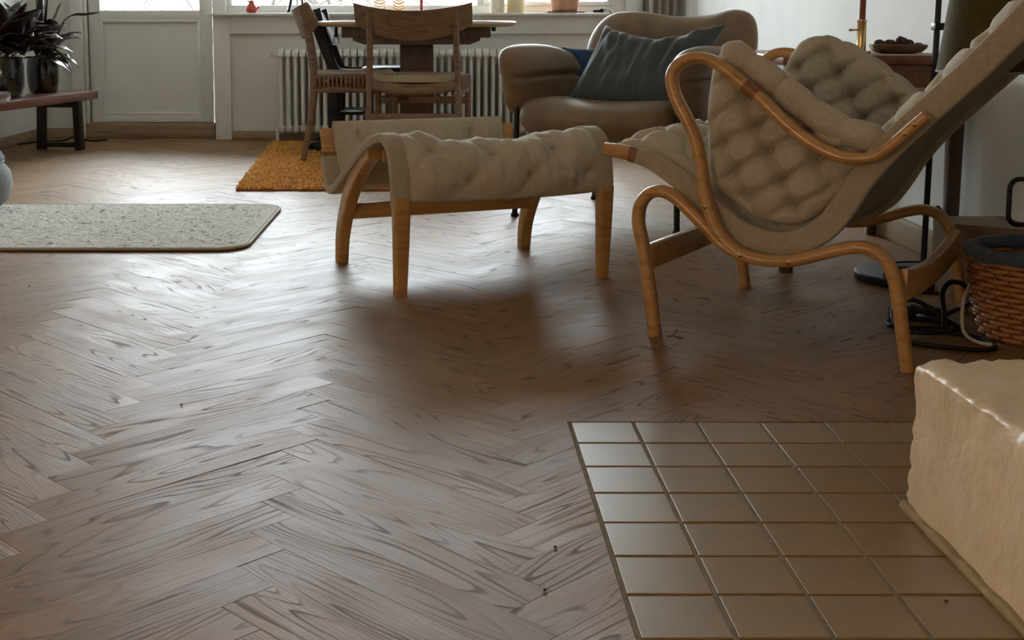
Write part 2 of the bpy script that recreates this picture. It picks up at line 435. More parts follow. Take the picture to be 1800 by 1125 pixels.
def clip(poly, f):
    out = []
    for i in range(len(poly)):
        a, b = poly[i], poly[(i + 1) % len(poly)]; fa, fbv = f(a), f(b)
        if fa >= 0: out.append(a)
        if (fa > 0 > fbv) or (fa < 0 < fbv):
            t = fa / (fa - fbv); out.append((a[0] + (b[0] - a[0]) * t, a[1] + (b[1] - a[1]) * t))
    return out
sq = math.sqrt(.5)
X0 = -.215 - PL * sq; YP = .02
def planks():
    for j in range(-12, 13):
        for k in range(-60, 130):
            for kind in (0, 1):
                # lower-left corner in the rotated (a, b) frame
                a0 = k * PW + j * PL; b0 = k * PW - j * PL
                if kind == 1: a0, b0 = a0 + PL, b0 + PW - PL
                if kind == 0: org = (a0, b0); ax, ay = (1, 0), (0, 1)
                else: org = (a0 + PW, b0); ax, ay = (0, 1), (-1, 0)
                def toxy(a, b): return ((a - b) * sq + X0, (a + b) * sq + YP)
                o = toxy(*org); ang = R(45) + (R(90) if kind else 0)
                yield o, ang
items = []
for o, ang in planks():
    ca, sa = math.cos(ang), math.sin(ang)
    W = lambda p: (o[0] + p[0] * ca - p[1] * sa, o[1] + p[0] * sa + p[1] * ca)
    cx, cy = W((PL / 2, PW / 2))
    if not (WX0 - .2 < cx < WX1 + .2 and -.6 < cy < WY1 + .2): continue
    polys = [full]
    cs = [W(p) for p in full]
    if max(x for x, y in cs) > TX0 - .01 and min(y for x, y in cs) < TY1 + .01:
        A = clip(full, lambda p: TX0 - W(p)[0])
        B = clip(clip(full, lambda p: W(p)[0] - TX0), lambda p: W(p)[1] - TY1 - .003)
        C_ = clip(clip(full, lambda p: W(p)[0] - TX1 - .003), lambda p: TY1 + .003 - W(p)[1])
        polys = [q for q in (A, B, C_) if len(q) > 2]
    if not polys: continue
    if cy > 7.8 or cx > 1.45 or cx < -2.5:
        ok = []
        for q in polys:
            q = clip(clip(clip(q, lambda p: WY1 - W(p)[1]), lambda p: WX1 - W(p)[0]), lambda p: W(p)[0] - WX0)
            if len(q) > 2: ok.append(q)
        polys = ok
        if not polys: continue
    # how large it shows: in view and near
    zc = cy * math.cos(R(7)) + .71 * math.sin(R(7)); px = 777 + cx * 2177 / max(zc, .1); py = 44.7 + 1557 / max(zc, .1)
    vis = -60 < px < 1860 and py < 1300 and cy > .9
    items.append((0 if vis else 1, zc, o, ang, polys))
items.sort(key=lambda t: (t[0], t[1]))
bvs, bfs = plank_mesh(full, 'plank')
def uvtone(me, uvs_off, tone=None, ofs=None):
    uv = me.uv_layers.new(name='grain')
    for l in me.loops:
        c = me.vertices[l.vertex_index].co; uv.data[l.index].uv = (c.x, c.y)
plank_me = bpy.data.meshes.new('plank'); plank_me.from_pydata(bvs, [], bfs); uvtone(plank_me, 0); plank_me.materials.append(M_FLOOR)
rest_v, rest_f, rest_uv, rest_t = [], [], [], []
for n, (v_, zc, o, ang, polys) in enumerate(items):
    dz = random.uniform(-.0002, .00012); tx, ty = random.gauss(0, .0007), random.gauss(0, .0013)
    if n < 300:
        if polys == [full]: me = plank_me
        else:
            vs, fs = [], []
            for q in polys:
                a, b = plank_mesh(q, 'p'); k = len(vs); vs += a; fs += [tuple(i + k for i in f) for f in b]
            me = bpy.data.meshes.new('plank'); me.from_pydata(vs, [], fs); uvtone(me, 0); me.materials.append(M_FLOOR)
        ob = bpy.data.objects.new('plank', me); ob.parent = floor
        ob.location = (o[0], o[1], dz); ob.rotation_euler = (tx, ty * .4, ang); COL.objects.link(ob)
    else:
        ca, sa = math.cos(ang), math.sin(ang); tone = random.random(); ou, ov = random.random() * 40, random.random() * 40
        for q in polys:
            a, b = plank_mesh(q, 'p'); k = len(rest_v)
            for x, y, z in a:
                rest_v.append((o[0] + x * ca - y * sa, o[1] + x * sa + y * ca, z + dz + tx * (y - PW / 2) - ty * .4 * (x - PL / 2)))
                rest_uv.append((x + ou, y + ov)); rest_t.append(tone)
            rest_f += [tuple(i + k for i in f) for f in b]
me = bpy.data.meshes.new('planks_beyond'); me.from_pydata(rest_v, [], rest_f)
uv = me.uv_layers.new(name='grain')
for l in me.loops: uv.data[l.index].uv = rest_uv[l.vertex_index]
at = me.attributes.new('tone', 'FLOAT', 'POINT'); at.data.foreach_set('value', rest_t)
me.materials.append(M_FLOOR)
ob = bpy.data.objects.new('planks_beyond', me); ob['kind'] = 'stuff'; ob.parent = floor; COL.objects.link(ob)
# hearth tiles
TS, TJ = .1138, .0062
gb = MB(); gb.box(TX0 - .004, TX1 + .003, TY0, TY1 + .003, -.0105, -.0022); gb.build('grout_bed', M_GROUT, floor, smooth=False)
tb = MB(); h = (TS - TJ) / 2; tb.box(-h, h, -h, h, -.010, 0, .0011); tile0 = None
for i in range(6):
    for j in range(10):
        loc = (TX0 + .004 + TS * (i + .5), TY1 - TS * (j + .5), .0004 + random.uniform(-.0003, .0003))
        if tile0 is None: tile0 = tb.build('tile', M_TILE, floor, loc=loc, smooth=False); t_ = tile0
        else: t_ = tile0.copy(); COL.objects.link(t_); t_.location = loc
        t_.rotation_euler = (random.gauss(0, .0012), random.gauss(0, .0012), random.gauss(0, .002))

# walls
T = .3
b = MB()
DX0, DX1 = -2.245, -1.462      # door opening
OX0, OX1 = -1.375, 1.172       # window opening
b.box(WX0 - T, -2.27, 7.868, WY1 + T, 0, WZ); b.box(-2.27, DX0, WY1 - .03, WY1 + T, 0, WZ)
b.box(DX0, DX1, WY1, WY1 + T, 2.17, WZ); b.box(DX0, DX1, WY1, WY1 + T, 0, .09)
b.box(DX1, OX0, WY1, WY1 + T, 0, WZ); b.box(OX0, OX1, 7.732, WY1 + T, 0, .77); b.box(OX1, 1.228, 7.732, WY1, 0, .77); b.box(-1.40, OX0, 7.732, WY1, 0, .77); b.box(OX0, OX1, WY1, WY1 + T, 2.22, WZ)
b.box(OX1, WX1 + T, WY1, WY1 + T, 0, WZ)
struct(b.build('wall_back', M_WALL, smooth=False))
b = MB(); b.box(WX0 - T, WX0, WY0 - T, WY1, 0, WZ); struct(b.build('wall_left', M_WALL, smooth=False))
b = MB(); b.box(WX1, WX1 + T, WY0 - T, WY1, 0, WZ); struct(b.build('wall_right', M_WALLR, smooth=False))
b = MB(); b.box(WX0 - T, WX1 + T, WY0 - T, WY0, 0, WZ); struct(b.build('wall_front', M_WALL, smooth=False))
b = MB(); b.box(WX0 - T, WX1 + T, WY0 - T, WY1 + T, WZ, WZ + .2); struct(b.build('ceiling', M_CEIL, smooth=False))
# baseboards
b = MB(); b.box(-1.312, 1.14, 7.712, 7.732, 0, .055, .004); b.box(1.228, WX1, WY1 - .018, WY1, 0, .055, .004); struct(b.build('baseboard_back', M_OAKT))
b = MB(); b.box(WX0, WX0 + .018, WY0, 7.868, 0, .062, .004); b.box(WX0, -2.335, 7.85, 7.868, 0, .062, .004); struct(b.build('baseboard_left', M_OAKT))
b = MB(); b.box(WX1 - .02, WX1, 3.3, WY1, 0, .085, .004); b.box(WX1 - .02, WX1, WY0, 3.03, 0, .085, .004); struct(b.build('baseboard_right', M_BEIGE))
# boxed-in low casing by the right wall
b = MB(); zt = .20
fp = [(1.325, 3.165), (1.51, 3.05), (1.51, 3.30), (1.325, 3.30)]
b.add([(x, y, 0) for x, y in fp] + [(x, y, zt) for x, y in fp], [(3, 2, 1, 0), (4, 5, 6, 7)] + [(i, (i + 1) % 4, 4 + (i + 1) % 4, 4 + i) for i in range(4)])
struct(b.build('trim_1', plain('brown_beige_paint', (.22, .155, .085), .6, var=.05, noise_scale=8), smooth=False))
# door: casing, step, leaf with panel and glazing
d1 = thing('door_1', 'white balcony door', 'door'); del d1['category']; del d1['label']; struct(d1)
b = MB(); b.box(-2.335, -2.262, 7.828, 7.868, 0, 2.25, .006); b.box(-2.262, -2.246, 7.86, 7.95, 0, 2.2, .003); b.box(-2.335, DX1, 7.828, 7.868, 2.18, 2.26, .006); b.build('casing', M_TRIM, d1)
b = MB(); b.box(-2.262, -1.442, 7.845, 7.95, 0, .092, .004); b.build('step', M_OAKT, d1)
lf = MB(); y0, y1 = 7.905, 7.95
lf.box(-2.238, -2.165, y0, y1, .0955, 2.17, .003); lf.box(-1.535, DX1, y0, y1, .0955, 2.17, .003)
lf.box(-2.165, -1.535, y0, y1, .0955, .142, .003); lf.box(-2.165, -1.535, y0, y1, .745, .805, .003); lf.box(-2.165, -1.535, y0, y1, 2.1, 2.17, .003)
lf.build('leaf_frame', M_DOOR, d1)
b = MB(); b.box(-2.246, -2.2375, 7.925, 7.945, .088, 2.17); b.box(-2.238, DX1, 7.925, 7.945, .0875, .0955); b.build('dark_gap_strip', M_BLACKP, d1, smooth=False)  # black strips stand in for the shade in the gaps round the leaf
b = MB(); b.box(-2.165, -1.535, 7.922, 7.94, .142, .745); pn = b.build('door_panel', M_DOOR, d1, smooth=False)
b = MB()
for q in ((-2.168, -2.148, .14, .747), (-1.552, -1.532, .14, .747)): b.box(q[0], q[1], 7.903, 7.925, q[2], q[3], .006)
for q in ((.139, .159), (.728, .748)): b.box(-2.15, -1.55, 7.903, 7.925, q[0], q[1], .006)
b.build('panel_moulding', M_DOOR, d1)
b = MB(); b.box(-2.165, -1.535, 7.926, 7.930, .805, 2.1); b.build('pane', M_GLASS, d1, smooth=False)
# window
w1 = thing('window_1', 'w', 'window'); del w1['category']; del w1['label']; struct(w1)
f = MB(); y0, y1 = 8.00, 8.06
f.box(OX0, -1.345, y0, y1, .775, 2.22, .004); f.box(1.095, OX1, y0, y1, .775, 2.22, .004)
f.box(-1.345, 1.095, y0, y1, .775, .838, .004); f.box(-1.345, 1.095, y0, y1, 2.15, 2.22, .004); f.box(.225, .262, y0, y1, .838, 2.15, .004)
f.build('frame', M_TRIM, w1)
s_ = MB(); s_.box(.262, .30, y0 - .015, y1, .838, 2.15, .004); s_.box(1.055, 1.095, y0 - .015, y1, .838, 2.15, .004); s_.box(.30, 1.055, y0 - .015, y1, .838, .862, .004); s_.box(.30, 1.055, y0 - .015, y1, 2.11, 2.15, .004)
s_.build('sash', M_TRIM, w1)
b = MB(); b.box(-1.345, .225, 8.028, 8.032, .838, 2.15); b.build('pane', M_GLASS, w1, smooth=False)
b = MB(); b.box(.30, 1.055, 8.028, 8.032, .862, 2.11); b.build('pane', M_GLASS, w1, smooth=False)
b = MB(); b.box(-1.445, 1.232, 7.655, 8.0, .770, .786, .004); b.build('window_sill', M_TRIM, w1)
# boxed surround under the sill
b = MB(); b.box(-1.412, -1.312, 7.705, WY1, 0, .77, .004); b.box(-1.312, 1.228, 7.707, 7.732, .658, .77, .003); b.box(1.14, 1.228, 7.707, 7.732, 0, .66, .004)
struct(b.build('trim_2', M_TRIM))
b = MB(); b.box(1.172, 1.268, 7.89, 7.95, .786, 2.3, .004); struct(b.build('trim_3', M_TRIM))

# ------------------------------------------------------------------ outside, seen through the panes
b = MB(); b.box(-60, 60, 9.2, 120, -3.1, -3.0); struct(b.build('ground_outside', M_GRASS, smooth=False))
def block(name, label, cx, cy, w, d, z1, zr, mat, roofm, cols, ridge='x'):
    t = thing(name, label, 'building', (cx, cy, -3.0))
    b = MB(); b.box(-w / 2, w / 2, -d / 2, d / 2, 0, z1 + 3); b.build('wall', mat, t, smooth=False)
    b = MB(); e = .35
    if zr > z1:
        h0, h1 = z1 + 3, zr + 3
        if ridge == 'x': vs = [(-w / 2 - e, -d / 2 - e, h0), (w / 2 + e, -d / 2 - e, h0), (w / 2 + e, d / 2 + e, h0), (-w / 2 - e, d / 2 + e, h0), (-w / 2, 0, h1), (w / 2, 0, h1)]; fs = [(0, 1, 5, 4), (2, 3, 4, 5), (1, 2, 5), (3, 0, 4), (3, 2, 1, 0)]
        else: vs = [(-w / 2 - e, -d / 2 - e, h0), (w / 2 + e, -d / 2 - e, h0), (w / 2 + e, d / 2 + e, h0), (-w / 2 - e, d / 2 + e, h0), (0, -d / 2, h1), (0, d / 2, h1)]; fs = [(0, 1, 4), (1, 2, 5, 4), (2, 3, 5), (3, 0, 4, 5), (3, 2, 1, 0)]
        b.add(vs, fs)
    else: b.box(-w / 2 - e, w / 2 + e, -d / 2 - e, d / 2 + e, z1 + 3, z1 + 3.25)
    b.build('roof', roofm, t, smooth=False)
    for i in range(cols):
        for zz in (.9, 3.4):
            if zz + 1.2 > z1 + 3: continue
            x = -w / 2 + w * (i + .5) / cols
            b = MB(); b.box(x - .45, x + .45, -d / 2 - .06, -d / 2, zz, zz + 1.2, .02); wn = b.build('window', M_TRIM, t)
            b = MB(); b.box(x - .36, x + .36, -d / 2 - .075, -d / 2 - .06, zz + .08, zz + 1.12); b.build('pane', M_SLOT, wn, smooth=False)
    return t
block('apartment_house', 'cream rendered building seen through the balcony door pane', -9.4, 34, 9, 8, 1.7, 3.2, M_HOUSE, M_ROOFG, 4)
block('garden_shed', 'low white outbuilding with flat roof behind the balcony door', -7.2, 25, 2.4, 3, .86, .86, M_HOUSE2, M_ROOFG, 1)
block('brick_roofed_house', 'white house with red-brown pitched roof beyond the window', 1.2, 36, 7, 8, .95, 3.6, M_HOUSE2, M_ROOF, 3, 'y')
block('clapboard_house', 'pale house with grey roof beyond the right casement', 4.4, 26, 6.5, 6, 2.6, 4.4, M_HOUSE2, M_ROOFG, 3)
def tree(x, y, h, seed, label):
    rnd = random.Random(seed); t = thing('bare_tree', label, 'tree', (x, y, -3.0), 0, 'bare trees outside the window')
    tr = MB(); br = MB()
    def limb(p, d, l, r, lev):
        pts = [p]
        for i in range(4):
            d = (d + Vector((rnd.uniform(-.28, .28), rnd.uniform(-.28, .28), rnd.uniform(-.1, .16)))).normalized(); pts.append(pts[-1] + d * l / 4)
        (tr if lev == 0 else br).tube(pts, lambda u: r * (1 - .55 * u), 6 if lev else 9)
        if lev < 4:
            for i in range(3 if lev else 7):
                q = pts[rnd.randint(1, 4)] if lev else pts[0].lerp(pts[-1], rnd.uniform(.3, 1))
                a = rnd.uniform(0, 6.28); nd = (Vector((math.cos(a), math.sin(a), rnd.uniform(-.15, .8)))).normalized()
                limb(q, (d * .35 + nd).normalized(), l * rnd.uniform(.5, .72), r * .5, lev + 1)
    limb(Vector((0, 0, 0)), Vector((0, 0, 1)), h, .14, 0)
    tr.build('trunk', M_BARK, t); br.build('branches', M_BARK, t)
tree(-4.6, 16.5, 4.2, 3, 'bare grey tree with a slim trunk seen through the balcony door')
tree(-2.3, 15.0, 4.4, 5, 'bare branching tree behind the red hen at the window')
tree(-1.15, 17.5, 4.6, 8, 'bare tree of crossing branches in the middle of the window')
tree(-5.6, 22, 5.0, 12, 'bare tree standing farther off behind the balcony door')

# ------------------------------------------------------------------ radiator
rd = thing('radiator', 'white cast iron column radiator under the window', 'radiator', (-.985, 7.635, .055))
sec = MB()
for yy in (-.045, 0, .045):
    sec.tube([(0, yy, .035), (0, yy, .47)], .0125, 10)
def rcap(z, sgn):
    return crom([(0, -.058, z), (0, -.05, z + sgn * .026), (0, 0, z + sgn * .034), (0, .05, z + sgn * .026), (0, .058, z)], 4)
sec.sweep(rcap(.468, 1), (1, 0, 0), .040, .022, .45); sec.sweep(rcap(.037, -1), (1, 0, 0), .040, .022, .45)
sec.box(-.021, .021, -.05, .05, .455, .488, .012); sec.box(-.021, .021, -.05, .05, .022, .05, .012)
sec.tube([(0, -.052, .488), (0, -.056, .512)], lambda u: .012 - .010 * u, 8)
s0 = None
for i in range(34):
    if s0 is None: s0 = sec.build('section', M_RAD, rd); o = s0
    else: o = s0.copy(); COL.objects.link(o)
    o.location = (i * .0447, 0, 0)
b = MB(); b.tube([(-.075, 0, .475), (-.02, 0, .475)], .009, 8); b.tube([(-.062, 0, .475), (-.062, 0, .49)], .012, 8); b.build('bleed_valve', M_RAD, rd)
b = MB(); b.tube([(-.03, 0, .035), (-.03, 0, -.055)], .011, 8); b.tube([(1.51, 0, .035), (1.51, 0, -.055)], .011, 8); b.build('pipe', M_RAD, rd)

# ------------------------------------------------------------------ rugs
def rug(name, label, x0, x1, y0, y1, rad, mat, hfun, nx, ny, zb):
    t = thing(name, label, 'rug', ((x0 + x1) / 2, (y0 + y1) / 2, 0)); w, d = (x1 - x0) / 2, (y1 - y0) / 2
    def pos(u, v):
        # rounded rectangle by squeezing the square's corners
        a, c = 2 * u - 1, 2 * v - 1; X, Y = a * w, c * d
        ex, ey = abs(X) - (w - rad), abs(Y) - (d - rad)
        if ex > 0 and ey > 0:
            l = math.hypot(ex, ey); m = max(ex, ey)
            if l > 0: X = math.copysign(w - rad + ex * m / l, X); Y = math.copysign(d - rad + ey * m / l, Y)
        return X, Y
    return t, pos, w, d
t, pos, w, d = rug('wool_rug', 'ivory loop-pile rug with rounded corner and bound edge on the parquet', -2.45, -.625, 3.86, 4.82, .10, M_RUG, None, 0, 0, 0)
def top(u, v):
    x, y = pos(u, v); n = noise.noise((x * 34, y * 75, 0)) * .5 + noise.noise((x * 90, y * 160, 3)) * .4
    e = min(1, min(u, 1 - u, v, 1 - v) * 40)
    return (x * .993, y * .987, .0125 + .0085 * n * e + .0015 * e)
b = MB(); b.slabgrid(top, lambda u, v: (pos(u, v)[0] * .993, pos(u, v)[1] * .987, .004), 300, 130); b.build('pile', M_RUG, t)
b = MB(); b.slabgrid(lambda u, v: (*pos(u, v), .0038), lambda u, v: (*pos(u, v), .0005), 40, 40); b.build('underlay', M_UNDER, t)
ring = []
for k in range(4):
    cx, cy = ((1, 1), (-1, 1), (-1, -1), (1, -1))[k]
    for q in range(9):
        a = R(90 * k + 90 * q / 8); ring.append((cx * (w - .10) + .10 * math.cos(a), cy * (d - .10) + .10 * math.sin(a), .0085))
ring = resample(ring, 240, True)
b = MB(); b.tube(ring, .0052, 8, True); b.build('bound_edge', M_RUGB, t)

t = thing('shag_rug', 'orange shaggy rug under the dining table', 'rug', (-.1, 6.4, 0))
quad = [(-.79, -1.10), (.80, -1.10), (.80, 1.08), (-.925, 1.08)]
def qd(u, v):
    a = Vector(quad[0]).lerp(Vector(quad[1]), u); c = Vector(quad[3]).lerp(Vector(quad[2]), u); return a.lerp(c, v)
b = MB(); b.slabgrid(lambda u, v: (*qd(u, v), .009 + .002 * noise.noise((u * 40, v * 40, 0))), lambda u, v: (*qd(u, v), .0006), 60, 60); b.build('backing', M_ORANGE2, t)
b = MB(); rnd = random.Random(4)
for i in range(30000):
    p = qd(rnd.random() ** 1.25, rnd.random()); a = rnd.uniform(0, 6.28); l = rnd.uniform(.012, .026); wv = rnd.uniform(.0014, .003); hh = rnd.uniform(.012, .024)
    dx, dy = math.cos(a), math.sin(a)
    b.add([(p.x - dy * wv, p.y + dx * wv, .007), (p.x + dy * wv, p.y - dx * wv, .007), (p.x + dx * l * .5 + dy * wv, p.y + dy * l * .5 - dx * wv, hh), (p.x + dx * l * .5 - dy * wv, p.y + dy * l * .5 + dx * wv, hh), (p.x + dx * l, p.y + dy * l, hh * .8)], [(0, 1, 2, 3), (3, 2, 4)])
me = bpy.data.meshes.new('shag_pile'); me.from_pydata(b.v, [], b.f); me.materials.append(M_ORANGE)
o = bpy.data.objects.new('shag_pile', me); COL.objects.link(o); o.parent = t; o['kind'] = 'stuff'

# ------------------------------------------------------------------ bentwood lounge chair (local x = forward, y = towards the viewer's side)
PA = [(-.299, .531), (-.27, .503), (-.239, .472), (-.202, .443), (-.158, .435), (-.114, .443), (-.063, .468), (-.01, .507), (.044, .556), (.098, .597), (.132, .622), (.165, .638), (.204, .638), (.235, .620), (.246, .591), (.235, .551), (.211, .509), (.187, .461), (.173, .408), (.162, .344), (.148, .297), (.125, .25), (.085, .216), (.033, .203), (-.031, .206), (-.087, .223), (-.136, .241), (-.185, .251), (-.225, .236), (-.245, .206), (-.259, .157), (-.269, .097), (-.278, .048), (-.286, 0)]
PB = [(.272, 0), (.282, .07), (.293, .137), (.308, .214), (.319, .262), (.314, .303), (.294, .329), (.265, .337), (.236, .328), (.207, .308), (.178, .283), (.149, .257), (.122, .231), (.085, .211), (.04, .203)]
PS = [(.424, .421), (.369, .416), (.306, .4), (.246, .367), (.2, .337), (.147, .292), (.091, .253), (.036, .237), (-.007, .236), (-.059, .251), (-.104, .286), (-.138, .336), (-.165, .384), (-.203, .437), (-.248, .489), (-.293, .536), (-.337, .581), (-.38, .625), (-.422, .673), (-.463, .72), (-.52, .79), (-.575, .865), (-.63, .93), (-.685, .975)]
lc = thing('bentwood_lounge_chair', 'bentwood lounge chair with buttoned natural linen pad beside the floor lamp', 'armchair', (.8895, 2.911, 0), R(147.69))
def planepath(P, y, n=120, sm=2): return smooth2(resample(crom([(a, y, c) for a, c in P], 8), n), sm)
for sg in (1, -1):
    y = .314 * sg
    b = MB(); b.sweep(planepath(PA, y, 200), (0, 1, 0), lambda u: .036, lambda u: .026 - .004 * (u < .1), .42); fr = b.build('arm_frame', M_BEECH, lc)
    b = MB()
    for a, c in ((-.28, .513), (-.262, .494), (.154, .312), (.071, .211), (-.036, .206)):
        prof = [(.0001, .0035), (.003, .003), (.0052, .001), (.0055, -.002)]
        vs = []; fs = []
        for r, h in prof:
            for k in range(12): vs.append((a + r * math.cos(k * math.pi / 6), y + sg * (.0175 + h), c + r * math.sin(k * math.pi / 6)))
        for q in range(3):
            for k in range(12): fs.append((q * 12 + k, q * 12 + (k + 1) % 12, (q + 1) * 12 + (k + 1) % 12, (q + 1) * 12 + k))
        b.add(vs, fs)
    b.build('bolt', M_BRASS, fr)
    b = MB(); b.sweep(planepath(PB, y, 100), (0, 1, 0), .036, lambda u: .027 - .015 * max(0, u - .8) * 5, .42); b.build('front_leg', M_BEECH, lc)
    # leather binding on the arm, where the side pad hangs
    P = planepath(PA, y, 200); i0 = min(range(200), key=lambda i: abs(P[i].x - .062) + abs(P[i].z - .568)); b = MB()
    b.sweep(P[i0 - 2:i0 + 3], (0, 1, 0), .040, .030, .45); b.build('leather_binding', M_LEATH, lc)
    # webbed side rail and its bare wooden tip
    ys = .275 * sg; S = planepath(PS, ys, 160, 1)
    b = MB(); b.sweep(S, (0, 1, 0), .020, lambda u: .030 + .020 * min(1, u * 5), .25); b.build('side_rail', M_BEECH, lc)
    b = MB(); b.sweep(S[9:], (0, 1, 0), .030, lambda u: .036 + .018 * min(1, u * 5), .2); b.build('webbing', M_WEB, lc)
    b = MB(); b.sweep(S[7:10], (0, 1, 0), .033, .037, .3); b.build('leather_strap', M_LEATH, lc)
b = MB(); b.box(.288, .312, -.30, .30, .150, .208, .006); b.build('front_stretcher', M_BEECH, lc)
b = MB(); q = crom([(-.262, -.30, .175), (-.262, -.15, .160), (-.262, 0, .155), (-.262, .15, .160), (-.262, .30, .175)], 6)
b.sweep(q, (1, 0, 0), .022, lambda u: .058 + .012 * (2 * abs(u - .5)) ** 2, .2); b.build('rear_stretcher', M_BEECH, lc)
# sling between the rails and buttoned pad on it
S = planepath(PS, 0, 200, 2)
def srf(u, off):
    i = min(198, int(u * 199)); fct = u * 199 - i; p = S[i].lerp(S[i + 1], fct)
    T = (S[min(i + 3, 199)] - S[max(i - 3, 0)]).normalized(); Nn = Vector((T.z, 0, -T.x)); return p + Nn * off
b = MB()
b.slabgrid(lambda u, v: srf(.02 + .98 * u, -.004) + Vector((0, (v - .5) * .53, 0)), lambda u, v: srf(.02 + .98 * u, -.012) + Vector((0, (v - .5) * .53, 0)), 120, 6)
b.build('sling', M_CANV, lc)
Ltot = sum((a - c).length for a, c in zip(S, S[1:]))
def padtop(u, v):
    yy = (v - .5) * .50; e = min(1, min(u, 1 - u) * 22) ** .5 * min(1, min(v, 1 - v) * 7) ** .5
    k = tuft(u * Ltot + .03, yy, .13, .6, .3)
    w_ = .006 * noise.noise((u * 30, v * 8, 1))
    return srf(.004 + .99 * u, .006 + e * (.050 * k + w_)) + Vector((0, yy, 0))
b = MB(); b.slabgrid(padtop, lambda u, v: srf(.004 + .99 * u, .001) + Vector((0, (v - .5) * .50, 0)), 220, 70); b.build('seat_pad', M_LINEN, lc)
# side wings
WO = [(.158, .655), (.181, .625), (.189, .54), (.184, .47), (.165, .37), (.105, .312), (.05, .283), (-.005, .274), (-.057, .29), (-.106, .328), (-.149, .392), (-.185, .438), (-.222, .462), (-.232, .486), (-.205, .497), (-.16, .498), (-.1, .521), (-.036, .560), (.028, .604), (.094, .643), (.13, .660)]
WO_FAR = [(.135, .655), (.158, .61), (.168, .55), (.175, .47), (.165, .37), (.105, .312), (.05, .283), (-.005, .274), (-.057, .29), (-.106, .328), (-.149, .392), (-.185, .45), (-.215, .50), (-.215, .525), (-.181, .546), (-.129, .577), (-.058, .628), (.003, .661), (.045, .677), (.088, .684), (.118, .674)]
WO_NEAR = WO[:13] + [(-.232, .480), (-.205, .487), (-.16, .488), (-.1, .507), (-.036, .541), (.028, .586), (.094, .630), (.13, .652)]
for sg in (1, -1):
    def xf(a, c, h, sg=sg):
        lean = -(.045 if sg > 0 else .0) * max(0, c - .36) / .30 - .010
        # puckered rim
        wv = .004 * math.sin(a * 60 + c * 25)
        return (a, sg * (.262 + lean + h), c + wv * .5)
    b = MB(); pad(b, WO_NEAR if sg > 0 else WO_FAR, (.03, .46), .094, xf, 46, 240, 5.0, lambda a, c: tuft(a * .95 + c * .42 + .006 * noise.noise((a * 14, c * 14, 0)), c - a * .10 + .006 * noise.noise((a * 14, c * 14, 5)), .108, .68, .34))
    b.build('side_pad', M_LINEN, lc)
    # thick rolled top edge, bunched by the ties
    tp = [(.150, .655), (.10, .627), (.028, .584), (-.036, .541), (-.1, .507), (-.16, .490), (-.215, .486)] if sg > 0 else [(.10, .652), (.045, .645), (.0, .628), (-.058, .596), (-.129, .548), (-.18, .515), (-.205, .505)]
    P = resample(crom([(a, (sg * .258 if sg > 0 else -.285), c - .016 + .026 * (a + .215) / .365) for a, c in tp], 8), 90)
    b = MB(); b.tube(P, lambda u: (.024 + .009 * abs(math.sin(u * math.pi * 5.0 + .3)) ** .35) * min(1, (min(u, 1 - u) * 14 + .02)) ** .5, 16); b.build('rolled_edge', M_LINEN, lc)

# ------------------------------------------------------------------ ottoman (local x = long axis, y = away from viewer)
ot = thing('ottoman', 'bentwood ottoman with buttoned linen pad standing before the lounge chair', 'footstool', (.0725, 3.579, 0), R(22.75))
OP = [(-.262, .225), (-.261, .253), (-.255, .312), (-.241, .361), (-.218, .393), (-.182, .409), (-.14, .408), (-.064, .386), (.016, .350), (.1, .305), (.189, .256), (.253, .224), (.292, .216), (.320, .232), (.345, .285), (.367, .345), (.383, .392)]
OS = resample(crom([(0, a, c) for a, c in OP], 8), 140)
for sx in (-1, 1):
    x = sx * .306; P = [p + Vector((x, 0, 0)) for p in OS]
    b = MB(); b.sweep(P, (1, 0, 0), .040, .022, .3); b.build('side_rail', M_BEECH, ot)
    b = MB(); b.sweep(P[2:128], (1, 0, 0), .052, .026, .2); b.build('webbing', M_WEB, ot)
    b = MB(); b.sweep(P[126:129], (1, 0, 0), .054, .028, .3); b.build('leather_strap', M_LEATH, ot)
    b = MB(); b.sweep([(x, -.264 + .010 * (i / 8) ** 2, .262 - .262 * i / 8) for i in range(9)], (1, 0, 0), lambda u: .048 - .014 * u, lambda u: .036 - .008 * u, .25); b.build('leg', M_BEECH, ot)
    fl = crom([(x, .240, 0), (x, .228, .085), (x, .186, .17), (x, .128, .242), (x, .052, .303), (x, -.02, .342), (x, -.06, .360)], 6)
    b = MB(); b.sweep(fl, (1, 0, 0), lambda u: .034 + .006 * u, lambda u: .036 + .016 * math.sin(math.pi * min(1, u * 1.2)), .22); b.build('leg', M_BEECH, ot)
b = MB(); b.box(-.30, .30, .172, .194, .140, .186, .005); b.build('stretcher', M_BEECH, ot)
b = MB(); b.box(-.29, .29, -.09, -.068, .335, .372, .005); b.build('cross_rail', M_BEECH, ot)
OL = sum((a - c).length for a, c in zip(OS, OS[1:]))
def osrf(u, off):
    i = min(138, int(u * 139)); p = OS[i].lerp(OS[i + 1], u * 139 - i)
    T = (OS[min(i + 4, 139)] - OS[max(i - 4, 0)]).normalized(); return p + Vector((0, -T.z, T.y)) * off
